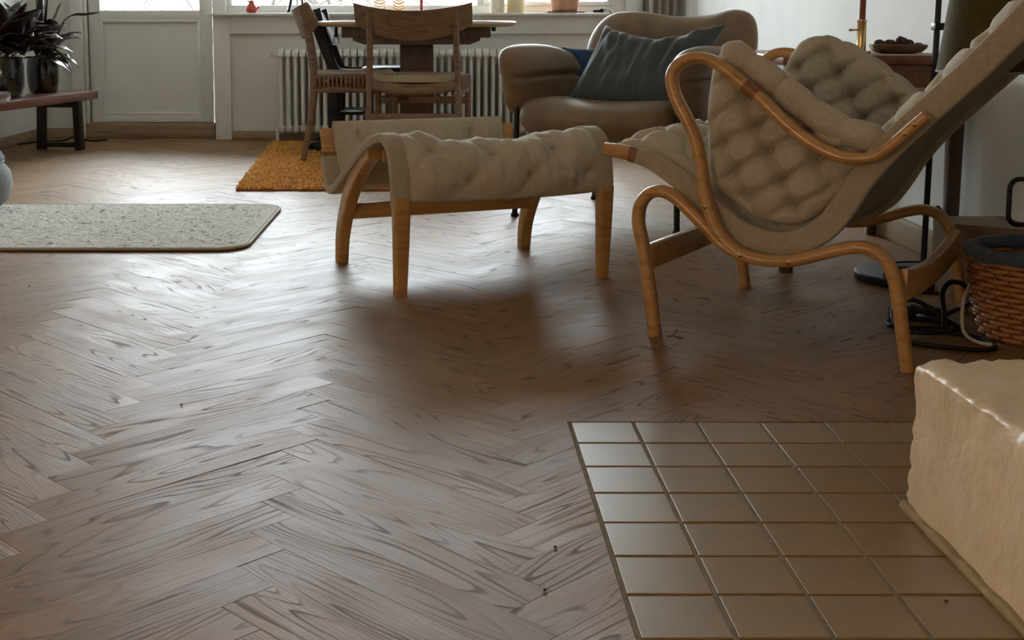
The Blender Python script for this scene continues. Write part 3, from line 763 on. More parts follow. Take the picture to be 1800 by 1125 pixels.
def otop(u, v):
    uu = .025 + u * .975; x = (v - .5) * .575
    sag = .052 * (1 - (2 * v - 1) ** 2) ** .7 * math.exp(-((u - .27) / .2) ** 2)
    e = min(1, min(u, 1 - u) * 16) ** .5 * min(1, min(v, 1 - v) * 9) ** .5
    k = tuft(x + .02 + .012 * noise.noise((x * 9, u * 7, 2)), u * OL + .028 + .012 * noise.noise((x * 9, u * 7, 8)), (.185), .98, .20); wr = .006 * noise.noise((x * 22, u * 14, 5)) + .004 * noise.noise((x * 50, u * 20, 7))
    p = osrf(uu, .008 + e * (.034 * k + wr)); ext = Vector((0, 0, -.02 if u <= .02 else 0)) * 0
    p.z += .022 * max(0, (u - .86) / .14)
    return (x, p.y, p.z - sag)
def obot(u, v):
    x = (v - .5) * .575; sag = .052 * (1 - (2 * v - 1) ** 2) ** .7 * math.exp(-((u - .27) / .2) ** 2)
    p = osrf(.025 + u * .975, -.004); return (x, p.y, p.z - sag)
b = MB(); b.slabgrid(otop, obot, 210, 170); b.build('seat_pad', M_LINEN, ot)

# ------------------------------------------------------------------ easy chair with arm pads (local x = forward)
ez = thing('easy_chair', 'tan hide easy chair with rounded arm pads and thin black legs by the window', 'armchair', (.715, 4.617, 0), R(-127.7))
seat_o = [(.33, -.29), (.37, -.15), (.375, 0), (.37, .15), (.33, .29), (.15, .32), (-.1, .31), (-.24, .26), (-.26, 0), (-.24, -.26), (-.1, -.31), (.15, -.32)]
b = MB()
pad(b, seat_o, (.05, 0), .165, lambda a, c, h: (a, c, .365 + h + .03 * ((c / .3) ** 2 - .4) * (h > 0) + .10 * (a - .1) * .4), 16, 96, 5.5); b.build('seat', M_LOUNGE, ez)
back_o = [(-.34, .40), (-.355, .56), (-.345, .68), (-.28, .755), (-.16, .765), (0, .745), (.14, .75), (.25, .77), (.33, .74), (.365, .64), (.355, .50), (.33, .40), (.15, .36), (-.15, .36)]
b = MB(); pad(b, back_o, (0, .56), .12, lambda a, c, h: (-.20 - (c - .36) * .34 + h + .25 * a * a, a, c), 14, 96, 6); b.build('backrest', M_LOUNGE, ez)
arm_o = [(.30, .40), (.335, .48), (.355, .56), (.33, .615), (.25, .637), (.12, .64), (0, .63), (-.12, .60), (-.17, .54), (-.16, .45), (-.1, .40), (.1, .375), (.22, .37)]
for sg in (-1, 1):
    def xf(a, c, h, sg=sg):
        roll = .05 * max(0, (c - .55) / .09) * sg * .5
        cr = 1 - .30 * math.exp(-((c - (.525 - .10 * (.1 - a) ** 2)) / .010) ** 2)
        return (a, sg * (.345) + roll + h * cr, c)
    b = MB(); pad(b, arm_o, (.09, .51), .115, xf, 26, 110, 4.5); b.build('arm_pad', M_LOUNGE, ez)
for sx, sy in ((.29, -.335), (.29, .335), (-.29, -.335), (-.29, .335)):
    b = MB(); b.tube([(sx, sy * .98, .50 if sx > 0 else .52), (sx, sy * .985, .25), (sx, sy, .012)], .0105, 10); lg = b.build('leg', M_BLACKM, ez)
    b = MB(); b.lathe([(.014, 0), (.016, .006), (.012, .014)], 12, (sx, sy, 0)); b.build('glide', M_BLACKP, lg)
b = MB()
for sy in (-.33, .33): b.box(-.29, .29, sy - .008, sy + .008, .268, .295, .003)
b.box(.22, .238, -.33, .33, .255, .285, .003); b.box(-.238, -.22, -.33, .33, .255, .285, .003); b.build('under_frame', M_BLACKM, ez)

def pillow(name, corners, Tk, mat, label, sag=.05, n=44, seed=1, wr=.010, topsag=.07):
    TL, TR, BR, BL = [Vector(c) for c in corners]
    ctr = (TL + TR + BR + BL) / 4; nrm = (TR - TL).cross(BL - TL).normalized()
    def P(u, v, s):
        # concave edges, pointed corners
        a, c = 2 * u - 1, 2 * v - 1
        a2 = a * (1 - sag * (1 - c * c)); c2 = c * (1 - (topsag if c < 0 else sag) * (1 - a * a))
        uu, vv = (a2 + 1) / 2, (c2 + 1) / 2
        p = TL.lerp(TR, uu).lerp(BL.lerp(BR, uu), vv)
        h = Tk / 2 * (max(0, (1 - a ** 4)) * max(0, (1 - c ** 4))) ** .55
        w_ = wr * (noise.noise((uu * 9 + seed, vv * 2.2, 0)) + .6 * noise.noise((uu * 16 + seed, vv * 5, 4))) * (1 - .4 * vv)
        return p + nrm * s * (h + w_ * min(1, (1 - abs(a)) * 5) * min(1, (1 - abs(c)) * 5)) - ctr
    b = MB(); b.slabgrid(lambda u, v: P(u, v, 1), lambda u, v: P(u, v, -1), n, n)
    return tag(b.build(name, mat, loc=ctr), label, 'cushion')
pillow('slate_cushion', [(.63, 4.80, .715), (1.02, 4.47, .715), (.83, 4.33, .405), (.47, 4.60, .435)], .15, M_CUSH, 'crumpled slate grey cushion leaning on the easy chair seat', .085, 80, 3, .026, .5)
pillow('blue_cushion', [(.47, 4.90, .625), (.68, 4.99, .62), (.70, 4.97, .44), (.49, 4.88, .45)], .07, M_BLUE, 'blue woollen cushion tucked behind the easy chair arm', .05, 24, 9, .006)

# ------------------------------------------------------------------ dining table and chairs
tb_ = thing('dining_table', 'round dining table with pale oak top on a dark panel pedestal', 'table', (-.14, 6.87, 0))
b = MB(); b.lathe([(.40, .700), (.50, .702), (.535, .709), (.548, .719), (.549, .727), (.543, .733), (.52, .7345), (.001, .7345)], 96); b.build('tabletop', M_OAKLT, tb_)
b = MB(); b.box(-.395, .40, -.24, .24, .645, .700, .004); b.build('apron', M_DARKW, tb_)
b = MB(); pr = [(-.34, .645), (.345, .645), (.345, .63), (.29, .608), (-.28, .608), (-.34, .63)]
b.add([(x, -.18, z) for x, z in pr] + [(x, .18, z) for x, z in pr], [tuple(range(5, -1, -1)), tuple(range(6, 12))] + [(i, (i + 1) % 6, 6 + (i + 1) % 6, 6 + i) for i in range(6)]); b.build('runner_block', M_DARKW, tb_, smooth=False)
b = MB(); b.box(-.092, .092, -.03, .03, .06, .61, .004); b.build('pedestal_panel', M_DARKW, tb_)
b = MB(); b.box(-.30, .30, -.05, .05, .024, .07, .012); b.box(-.05, .05, -.30, .30, .024, .07, .012); b.build('foot_cross', M_DARKW, tb_)
b = MB(); b.box(-.452, -.436, .0, .02, .645, .702, .003); st = b.build('leaf_strap', M_BLACKP, tb_)
b = MB(); b.tube([(-.456, .01, .655), (-.456, .01, .612), (-.432, .01, .612), (-.432, .01, .655)], .003, 6, True); b.build('buckle', M_BLACKM, st)
b = MB(); b.tube([(.425, 0, .70), (.425, 0, .678)], .012, 12); b.build('leaf_catch', M_BLACKM, tb_)

def dining_chair(label, loc, rot, first=[]):
    t = thing('dining_chair', label, 'chair', loc, rot, 'oak dining chairs at the table')
    def bars(name, pts, side, w, th, rd=.35, mat=M_OAKCH):
        b = MB(); b.sweep(pts, side, w, th, rd); return b.build(name, mat, t)
    for sy in (-1, 1):
        bars('rear_leg', crom([(-.265, sy * .225, .0), (-.225, sy * .225, .2), (-.205, sy * .222, .42), (-.225, sy * .215, .60), (-.262, sy * .21, .775)], 6), (0, 1, 0), lambda u: .030, lambda u: .040 - .010 * abs(u - .5) * 2, .35)
        bars('front_leg', [(.215, sy * .24, 0), (.212, sy * .24, .2), (.205, sy * .24, .43)], (0, 1, 0), .032, lambda u: .030 + .006 * u, .4)
        bars('side_rail', [(-.20, sy * .226, .365), (.205, sy * .240, .365)], (0, 0, 1), .032, .022)
        bars('seat_rail', [(-.20, sy * .226, .432), (.205, sy * .240, .432)], (0, 0, 1), .026, .024)
        # cord wrapped over the side rails, with gaps
        b = MB()
        for i in range(17):
            x = -.175 + i * .0222; b.box(x - .0065, x + .0065, sy * (.229 + .014 * (x + .2) / .4) - .014, sy * (.229 + .014 * (x + .2) / .4) + .014, .378, .445, .003)
        o = b.build('cord_wrapping', M_OAKCH, t); o['kind'] = 'stuff'
    rr = [(-.205, y, .405 - .028 * (1 - (y / .22) ** 2)) for y in [-.21 + .42 * i / 12 for i in range(13)]]
    bars('back_rail', rr, (1, 0, 0), .03, .055, .45)
    bars('front_rail', [(.205, -.23, .41), (.205, .23, .41)], (1, 0, 0), .03, .05, .4)
    bars('stretcher', [(.208, -.232, .305), (.208, .232, .305)], (1, 0, 0), .018, .040, .3)
    bars('stretcher', [(-.222, -.218, .245), (-.222, .218, .245)], (1, 0, 0), .018, .034, .3)
    b = MB(); b.slabgrid(lambda u, v: (-.2 + .41 * u, (v - .5) * (.43 + .03 * u), .452 - .022 * (1 - (2 * v - 1) ** 2) * (1 - (2 * u - 1) ** 4) + .0025 * math.sin(v * 150)), lambda u, v: (-.2 + .41 * u, (v - .5) * (.43 + .03 * u), .415), 16, 120); b.build('woven_seat', M_WEB, t)
    # curved back plank, dipped in the middle
    def bp(u, v, s):
        y = (u - .5) * .585; q = (2 * u - 1) ** 2
        zt = .767 + .040 * q; zb_ = .622 + .075 * q
        return (-.285 + .075 * q - .055 * (v - .5) + s, y, zb_ + (zt - zb_) * v)
    b = MB(); b.slabgrid(lambda u, v: bp(u, v, .009), lambda u, v: bp(u, v, -.009), 28, 6); b.build('back_plank', M_OAKCH, t)
    return t
dining_chair('oak dining chair with curved back plank seen from behind at the table', (-.122, 6.372, .014), R(84.5))
dining_chair('oak dining chair standing side-on on the orange rug, left of the table', (-.473, 6.608, 0.018), R(5))

hc = thing('high_chair', 'black wooden high chair with grey felt backrest behind the side-on dining chair', 'chair', (-.51, 7.10, .012))
for sy in (-1, 1):
    y = sy * .19
    b = MB(); b.sweep(crom([(-.198, y, .785), (-.165, y, .66), (-.125, y, .54), (-.088, y, .458), (-.04, y, .436), (.05, y, .438), (.16, y, .448)], 8), (0, 1, 0), .022, lambda u: .075 - .045 * u, .3); b.build('back_upright', M_BLACKW, hc)
    b = MB(); b.sweep(crom([(-.085, y, .44), (-.09, y, .25), (-.092, y, .08), (-.10, y, .03)], 6), (0, 1, 0), .024, .062, .3); b.build('post', M_BLACKW, hc)
    b = MB(); b.sweep(crom([(-.238, y, .022), (-.18, y, .024), (-.12, y, .034), (-.05, y, .034), (.16, y, .022)], 4), (0, 1, 0), .028, lambda u: .040 + .026 * math.sin(math.pi * u), .3); b.build('foot', M_BLACKW, hc)
b = MB(); b.slabgrid(lambda u, v: (-.200 + .085 * v + .02, (u - .5) * .36, .772 - .185 * v), lambda u, v: (-.200 + .085 * v - .014, (u - .5) * .36, .772 - .185 * v), 8, 8); b.build('felt_backrest', M_FELT, hc)
b = MB(); b.box(.06, .325, -.18, .18, .430, .468, .016); b.build('seat_plate', M_BLACKW, hc)
b = MB(); b.box(-.06, .07, -.175, .175, .20, .222, .006); b.build('footrest', M_BLACKW, hc)

# ------------------------------------------------------------------ bench, pots and plants on the left
M_BLEG = plain('dark_bench_leg', (.022, .013, .010), .4, var=.3)
be = thing('bench', 'low rosewood bench with dark sled legs along the left wall', 'bench', (-2.245, 6.80, 0), R(-10))
b = MB(); b.box(-.125, .125, -.95, .54, .280, .328, .004); b.build('top', M_ROSE, be)
for yy in (.30, -.88):
    b = MB()
    for sx in (-1, 1): b.sweep([(sx * .118, yy, 0), (sx * .108, yy, .28)], (0, 1, 0), .04, .05, .2)
    b.sweep([(-.12, yy, .03), (.12, yy, .03)], (0, 1, 0), .035, .030, .2); b.sweep([(-.12, yy, .262), (.12, yy, .262)], (0, 1, 0), .035, .036, .2)
    b.build('leg_frame', M_BLEG, be)
def pot(name, label, loc, r, h, mat):
    t = thing(name, label, 'potted plant', loc)
    pr = [(.74 * r, 0), (.86 * r, .03 * h), (.985 * r, .3 * h), (r, .55 * h), (.985 * r, .80 * h), (.93 * r, .93 * h), (.93 * r, .97 * h), (.96 * r, h), (.88 * r, h), (.86 * r, .88 * h), (.001, .88 * h)]
    b = MB(); b.lathe(pr, 48); b.build('pot', mat, t)
    b = MB(); b.lathe([(.855 * r, .87 * h), (.85 * r, .90 * h), (.001, .905 * h)], 24); b.build('soil', M_SOIL, t)
    return t
def leaf(t, base, d, L, W, droop, mat, fold=.3, narrow=False, stalk=.35, curl=0):
    d = Vector(d).normalized(); p = Vector(base); pts = [p.copy()]; n = 14; dd = d.copy()
    for i in range(n):
        dd = (dd + Vector((0, 0, -droop / n)) * (1 + i / n)).normalized(); p = p + dd * L / n; pts.append(p.copy())
    vs = []; fs = []
    for i, q in enumerate(pts):
        u = i / n; T_ = (pts[min(i + 1, n)] - pts[max(i - 1, 0)]).normalized()
        S_ = T_.cross(Vector((0, 0, 1)));
        if S_.length < .05: S_ = Vector((1, 0, 0))
        S_.normalize(); U_ = S_.cross(T_)
        s_ = 0 if u < stalk else math.sin(math.pi * ((u - stalk) / (1 - stalk)) ** (.75))
        w_ = max(.0022, W * .5 * s_)
        wav = .12 * w_ * math.sin(u * 19 + W * 100)
        vs += [q - S_ * w_ + U_ * (w_ * fold + wav), q - S_ * w_ * .5 + U_ * w_ * fold * .35, q - U_ * .0012, q + S_ * w_ * .5 + U_ * w_ * fold * .35, q + S_ * w_ + U_ * (w_ * fold - wav)]
    for i in range(n):
        for k in range(4): fs.append((i * 5 + k, (i + 1) * 5 + k, (i + 1) * 5 + k + 1, i * 5 + k + 1))
    b = MB(); b.add(vs, fs); o = b.build('leaf', mat, t)
    m = o.modifiers.new('thickness', 'SOLIDIFY'); m.thickness = .0016; m.offset = 0
    return o
rnd = random.Random(11)
pl1 = pot('potted_plant', 'dark maroon leaved plant in a charcoal glazed pot on the bench', (-2.335, 6.62, .328), .104, .215, M_POTG)
for i in range(22):
    a = rnd.uniform(0, 6.28); rad = rnd.uniform(.02, .07); up = rnd.uniform(.5, 2.2)
    leaf(pl1, (rad * math.cos(a), rad * math.sin(a), .19), (abs(math.cos(a)) * rnd.uniform(.3, 1) - .12, math.sin(a) * .8, up), rnd.uniform(.26, .46), rnd.uniform(.10, .17), rnd.uniform(.5, 1.6), M_LEAFD if i % 3 else M_LEAFG, .25, stalk=.3)
for k, (dx, dy, up, L_, W_) in enumerate([(.9, -.25, .95, .36, .17), (.95, .1, .7, .34, .17), (.6, -.6, 1.3, .40, .18), (.75, .2, 1.1, .36, .16), (.85, -.5, .95, .42, .17), (.5, -.7, .6, .34, .15), (1, .1, .35, .32, .12), (.25, -.8, .9, .36, .17), (-.1, -.7, .7, .33, .16), (.55, -.35, 1.2, .42, .17)]):
    leaf(pl1, (.03 * dx, .03 * dy, .19), (dx, dy, up), L_ * 1.05, W_, .75, M_LEAFD, .2, stalk=.22)
pl2 = pot('potted_plant', 'dark strap-leaved plant in a brown glazed pot with one long arching leaf', (-2.282, 7.10, .328), .089, .207, M_POTB)
for i in range(15):
    a = rnd.uniform(0, 6.28); leaf(pl2, (.04 * math.cos(a), .04 * math.sin(a), .18), (abs(math.cos(a)) * .8 - .15, math.sin(a) * .7, rnd.uniform(.6, 2.4)), rnd.uniform(.16, .27), rnd.uniform(.03, .06), rnd.uniform(.4, 1.5), M_LEAFG, .35, stalk=.15)
for dx, up, L_ in ((.10, 2.5, .5), (.22, 2.2, .5), (-.12, 2.6, .5), (.0, 3, .55), (.3, 3.2, .52)):
    leaf(pl2, (.03 * dx, .0, .18), (dx, -.05, up), L_, .026, .25, M_LEAFG, .4, stalk=.05)
for dx, dy, up, L_, W_, dr in ((.9, -.3, .35, .17, .06, 1.1), (.8, -.5, .7, .20, .07, .9), (.95, .1, .6, .18, .06, 1.3), (.6, -.8, .3, .17, .07, 1.2)):
    leaf(pl2, (.05 * dx, .05 * dy, .18), (dx, dy, up), L_, W_, dr, M_LEAFG, .3, stalk=.1)
for dx, dy, up, L_, W_, dr in ((.30, -.5, 1.3, .34, .16, .8), (-.25, -.6, 1.2, .36, .16, .7), (.55, -.3, 1.0, .30, .13, .9), (.05, -.7, .9, .30, .14, .9), (-.45, -.4, 1.6, .38, .15, .5), (.38, .1, 1.9, .36, .13, .5)):
    leaf(pl2, (.04 * dx, .04 * dy, .18), (dx, dy, up), L_, W_, dr, M_LEAFD, .22, stalk=.25)
# the long arching leaf with a spear-shaped tip
P = crom([(.03, -.02, .18), (.07, -.03, .25), (.105, -.03, .35), (.15, -.03, .415), (.20, -.03, .443), (.26, -.03, .445), (.345, -.03, .456)], 5)
b = MB(); b.tube(P, lambda u: .0038 if u < .62 else .0038 + .0065 * math.sin(math.pi * (u - .62) / .38) ** .8 - .0030 * (u - .62) / .38, 8); b.build('arching_leaf', M_LEAFG, pl2)
b = MB(); b.box(-.06, .06, -.09, .09, 0, .034, .003); wb = b.build('wooden_box', M_ROSE, loc=(-2.335, 6.42, .328)); wb.rotation_euler = (0, 0, R(-10)); tag(wb, 'small flat wooden box at the near end of the bench', 'box')
b = MB(); b.box(-.05, .05, -.08, .08, .034, .040, .002); b.build('lid', M_TEAK, wb)
b = MB(); b.tube(crom([(-.25, -.2, .006), (-.18, -.05, .006), (-.05, .05, .006), (.02, .0, .03), (.08, .06, .006), (.16, .02, .006), (.2, .1, .006)], 8), .005, 8); tag(b.build('floor_cable', M_BLACKP, loc=(-2.28, 7.56, 0)), 'thin dark cable on the floor behind the bench legs', 'cable')
pf = thing('floor_pouf', 'grey round floor pouf with blue-grey top at the rug edge', 'pouf', (-1.837, 4.62, .017))
b = MB(); b.lathe([(.10, 0), (.165, .012), (.20, .045), (.213, .095), (.205, .145), (.175, .185)], 48); b.build('side', M_POUF, pf)
b = MB(); b.lathe([(.178, .180), (.186, .195), (.172, .222), (.10, .240), (.001, .244)], 48, cap=False); b.build('top_cushion', M_POUFB, pf)
b = MB(); b.tube([(.181 * math.cos(a * .1309), .181 * math.sin(a * .1309), .184) for a in range(48)], .005, 8, True); b.build('piping', M_POUF, pf)

# ------------------------------------------------------------------ side table on the right with its things
sd = thing('side_table', 'reddish teak side table against the right wall behind the lounge chair', 'table', (1.235, 3.83, 0))
b = MB(); b.box(-.275, .25, -.33, .40, .600, .627, .004); b.build('top', M_TEAK, sd)
b = MB(); b.box(-.255, .245, -.315, -.297, .535, .600, .002); b.box(-.255, .245, .36, .378, .535, .600, .002); b.box(-.255, -.237, -.297, .36, .535, .600, .002); b.box(.227, .245, -.297, .36, .535, .600, .002); b.build('apron', M_TEAK, sd)
for sx, sy in ((-.238, -.297), (.232, -.297), (-.238, .357), (.232, .357)):
    b = MB(); b.sweep([(sx, sy, .60), (sx, sy, 0)], (1, 0, 0), lambda u: .044 - .010 * u, lambda u: .044 - .010 * u, .15); b.build('leg', M_DARKW, sd)
cs = thing('brass_lamp_stem', 'brass lamp stem with red-brown tube standing on the side table', 'lamp', (1.252, 3.72, .627))
b = MB(); b.lathe([(.028, 0), (.028, .006), (.0145, .010), (.0135, .014), (.0135, .092), (.0145, .094), (.0145, .10), (.011, .10)], 28); b.build('socket', M_BRASS, cs)
b = MB(); b.lathe([(.0095, .095), (.0095, .60)], 24); b.build('tube', plain('red_brown_tube', (.20, .045, .018), .35), cs)
b = MB(); b.tube([(-.012, 0, .070), (-.038, 0, .070)], .003, 8); b.tube([(-.028, 0, .070), (-.038, 0, .070)], .0042, 8); b.build('thumb_screw', M_BRASS, cs)
b = MB(); b.lathe([(.05, .60), (.12, .60), (.10, .78), (.06, .78)], 32, cap=False); b.build('lamp_shade', M_SHADE, cs)
bw = thing('wooden_tray', 'long shallow wooden tray on the side table, heaped with cones', 'tray', (1.363, 3.72, .627))
b = MB()
for (r0, z) in (): pass
def traysurf(k, n=40):
    prof = [(.55, 0), (.80, .004), (.97, .016), (1, .026), (.96, .027), (.86, .016), (.6, .010), (.01, .009)]
    vs = []; fs = []
    for r, z in prof:
        for i in range(n):
            a = 2 * math.pi * i / n; vs.append((.085 * r * math.copysign(abs(math.cos(a)) ** .7, math.cos(a)), .05 * r * math.copysign(abs(math.sin(a)) ** .8, math.sin(a)), z))
    for q in range(len(prof) - 1):
        for i in range(n): fs.append((q * n + i, q * n + (i + 1) % n, (q + 1) * n + (i + 1) % n, (q + 1) * n + i))
    fs.append(tuple(range(n - 1, -1, -1))); return vs, fs
b.add(*traysurf(0)); b.build('tray', M_BOWL, bw)
def lump(r, sq_, seed, spiky=.35):
    bm = bmesh.new(); bmesh.ops.create_icosphere(bm, subdivisions=3, radius=1)
    for v in bm.verts:
        k = 1 + spiky * noise.noise(v.co * 2.6 + Vector((seed * 3.1, 0, 0))); v.co = Vector((v.co.x * r * k, v.co.y * r * k * .9, v.co.z * r * k * sq_))
    bm.verts.index_update(); b = MB(); b.add([v.co.copy() for v in bm.verts], [[v.index for v in f.verts] for f in bm.faces]); bm.free(); return b
lab = ['cone lying at the left end of the wooden tray', 'cone second from the left end of the wooden tray', 'cone standing highest in the middle of the wooden tray', 'cone right of the middle in the wooden tray', 'flat cone at the right end of the wooden tray']
for i, (dx, dz, r, sq_) in enumerate([(-.055, .026, .017, .75), (-.022, .027, .018, .7), (.006, .036, .015, .9), (.030, .028, .017, .8), (.058, .022, .018, .5)]):
    tag(lump(r, sq_, i + 1, .55).build('pinecone', M_STONE, loc=(1.363 + dx, 3.715 + .008 * (i % 2), .627 + dz)), 'dark brown ' + lab[i], 'cone', 'cones in the wooden tray')

fl = thing('floor_lamp', 'black floor lamp with round base and olive fabric shade beside the side table', 'lamp', (1.315, 3.42, 0))
b = MB(); b.lathe([(.148, 0), (.150, .004), (.150, .020), (.146, .024), (.02, .027), (.001, .027)], 64); b.build('base', M_BLACKM, fl)
b = MB(); b.tube([(.035, .0, .02), (.042, 0, .70), (.050, 0, 1.45)], .0085, 14); b.build('pole', M_BLACKM, fl)
ar = crom([(.044, 0, .706), (.055, -.05, .708), (.05, -.22, .715), (.02, -.40, .735)], 6)
b = MB(); b.tube(ar, .004, 8); b.build('arm', M_BLACKM, fl)
b = MB(); b.box(.03, .062, -.018, .016, .697, .717, .004); b.build('clamp', M_BLACKM, fl)
sh = MB(); cxs, cys = .017, -.42
prof = [(.130, .600), (.118, .69), (.106, .78), (.085, .95)]
sh.lathe(prof + [(r - .004, z) for r, z in prof[::-1]], 64, (cxs, cys, 0), cap=False); 
nn = 64; o_ = len(prof) * 2 - 1
sh.f += [(o_ * nn + i, o_ * nn + (i + 1) % nn, (i + 1) % nn, i) for i in range(nn)]
shd = sh.build('lamp_shade', M_SHADE, fl)
b = MB(); b.tube([(cxs + .129 * math.cos(k * .0982), cys + .129 * math.sin(k * .0982), .600) for k in range(64)], .003, 6, True); b.build('shade_rim', M_WEB, shd)
b = MB(); b.tube([(cxs - .082, cys, .94), (cxs + .082, cys, .94)], .003, 6); b.tube([(cxs, cys, .94), (cxs, cys, .74)], .012, 10); b.build('lamp_holder', M_BLACKM, fl)
b = MB(); b.tube(crom([(.05, .03, .028), (.09, .06, .05), (.10, .10, .16), (.12, .12, .19), (.16, .14, .12), (.155, .2, .01)], 8), .0028, 8); b.tube(crom([(.03, .02, .03), (-.03, .0, .035), (-.09, -.05, .032), (-.105, -.10, .02), (-.08, -.165, .004), (0, -.19, .004), (.1, -.15, .004)], 8), .0028, 8)
b.tube(crom([(.0, .165, .004), (.03, .168, .004), (.06, .17, .004), (.13, .20, .004)], 6), .0028, 8); b.tube(crom([(-.02, .10, .030), (.03, .105, .031), (.08, .10, .030), (.15, .12, .006)], 6), .0028, 8)
b.build('lamp_cable', M_BLACKP, fl)

# ------------------------------------------------------------------ basket corner
bk = thing('wicker_basket', 'brown wicker basket with grey-blue padded rim by the fireplace block', 'basket', (1.355, 2.78, 0))
def rb(z): return .104 + .034 * (z / .18) + .008 * math.sin(math.pi * min(1, z / .18))
NST = 26
b = MB()
for i in range(NST):
    a = 2 * math.pi * i / NST; b.tube([(rb(z) * math.cos(a), rb(z) * math.sin(a), z) for z in (.0, .05, .10, .15, .185)], .0030, 6)
o = b.build('stake', M_WICKD, bk); o['kind'] = 'stuff'
nrow = 15; m = 156; unit = []
for k in range(m):
    a = 2 * math.pi * k / m; unit.append((( 1 + .038 * math.cos(a * NST / 2)) * math.cos(a), (1 + .038 * math.cos(a * NST / 2)) * math.sin(a), 0))
b = MB(); b.tube(unit, .044, 8, True)
st0 = None
for i in range(nrow):
    z = .008 + i * .0122; r = rb(z)
    if st0 is None: st0 = b.build('strand', M_WICK, bk); o = st0
    else: o = st0.copy(); COL.objects.link(o)
    o.location = (0, 0, z); o.scale = (r, r, .125); o.rotation_euler = (0, 0, (math.pi * 2 / NST if i % 2 else 0) + random.uniform(-.02, .02))
b = MB(); b.lathe([(.104, 0), (.10, .008), (.001, .008)], 32); b.build('bottom', M_WICKD, bk)
rim = []
for k in range(72):
    a = 2 * math.pi * k / 72; rim.append((.139 * math.cos(a), .139 * math.sin(a), .198 + .002 * math.sin(a * 5)))
b = MB(); b.tube(rim, lambda u: .0165 + .002 * math.sin(u * 60), 14, True); b.build('padded_rim', M_GREYB, bk)
for i, (p, q, r, lb) in enumerate([((-.075, -.035, .165), (.07, -.02, .172), .027, 'thickest short log at the near side of the wicker basket'), ((-.07, .035, .160), (.065, .065, .165), .022, 'short log lying in the middle of the wicker basket'), ((-.045, .088, .158), (.05, .094, .160), .017, 'thin log at the wall side of the wicker basket')]):
    c = (Vector(p) + Vector(q)) / 2; b = MB(); b.tube([Vector(p) - c, Vector(q) - c], r, 14)
    lg = tag(b.build('log', M_LOG, loc=c + Vector((1.355, 2.78, 0))), lb, 'log', 'logs in the wicker basket')
    d_ = (Vector(p) - c) * 1.004; b = MB(); b.tube([d_, d_ * .985], r * .93, 14); b.build('cut_end', M_LOGE, lg)
pk = thing('fire_poker', 'black iron fire poker with loop handle leaning behind the wicker basket', 'poker', (1.44, 2.965, 0))
lp = []
for cx, cz, a0 in ((-.005, .318, 90), (-.045, .318, 90), (-.045, .255, 180), (.0, .255, 270)):
    for q in range(7):
        a = R(a0 + 90 * q / 6) if cx != -.005 else R(90); lp.append((cx + .024 * math.cos(a), 0, cz + .024 * math.sin(a)))
lp = lp[6:]
lp += [(.03, 0, .232), (.034, 0, .20), (.036, .0, .0)]
b = MB(); b.tube(resample(crom(lp, 4), 90), .0062, 10); b.build('shaft', M_BLACKM, pk)
b = MB(); b.tube([(-.006, 0, .342), (.030, 0, .340), (.036, 0, .30), (.034, 0, .21)], .0062, 10); b.build('handle_loop', M_BLACKM, pk)

def cable(name, label, pts, r, mat):
    c = Vector(pts[0]) * 1.0; c.z = 0
    b = MB(); b.tube(resample(crom([Vector(p) - c for p in pts], 10), max(60, len(pts) * 14)), r, 8); return tag(b.build(name, mat, loc=c), label, 'cable')
cable('power_cable', 'black power cable lying in flat loops between chair leg and basket',
      [(1.045, 2.70, .006), (1.117, 2.66, .006), (1.189, 2.64, .006), (1.225, 2.68, .006), (1.205, 2.75, .008), (1.133, 2.79, .012), (1.069, 2.78, .012), (1.053, 2.83, .03), (1.077, 2.88, .055), (1.125, 2.88, .062), (1.173, 2.84, .03), (1.193, 2.80, .014), (1.133, 2.83, .008), (1.061, 2.86, .006), (1.085, 2.93, .006), (1.149, 2.93, .006), (1.197, 2.86, .012), (1.157, 2.76, .018), (1.093, 2.75, .017), (1.053, 2.79, .020)], .0055, M_BLACKP)
cable('upright_cable', 'black cable standing in a tall loop beside the wicker basket',
      [(1.15, 2.775, .016), (1.16, 2.80, .05), (1.165, 2.83, .09), (1.19, 2.85, .112), (1.225, 2.86, .105), (1.255, 2.87, .07), (1.245, 2.93, .03), (1.19, 2.93, .008), (1.14, 2.90, .020), (1.17, 2.84, .022), (1.21, 2.80, .010)], .006, M_BLACKP)
cable('white_cable', 'off-white cable bent down beside the wicker basket',
      [(1.225, 2.82, .115), (1.205, 2.80, .09), (1.188, 2.77, .05), (1.182, 2.735, .018), (1.20, 2.70, .007), (1.235, 2.68, .006)], .0042, M_WCABLE)
b = MB(); b.box(-.06, .06, -.022, .022, 0, .028, .006); ps = tag(b.build('power_strip', M_BLACKP, loc=(1.155, 2.965, 0)), 'black power strip on the floor among the cables', 'power strip'); ps.rotation_euler = (0, 0, R(-20))
for dx in (-.035, 0, .035):
    b = MB(); b.lathe([(.013, 0), (.015, .003), (.011, .003), (.010, .0005), (.001, .0005)], 16, (dx, 0, .0275)); b.build('socket', M_BLACKM, ps)

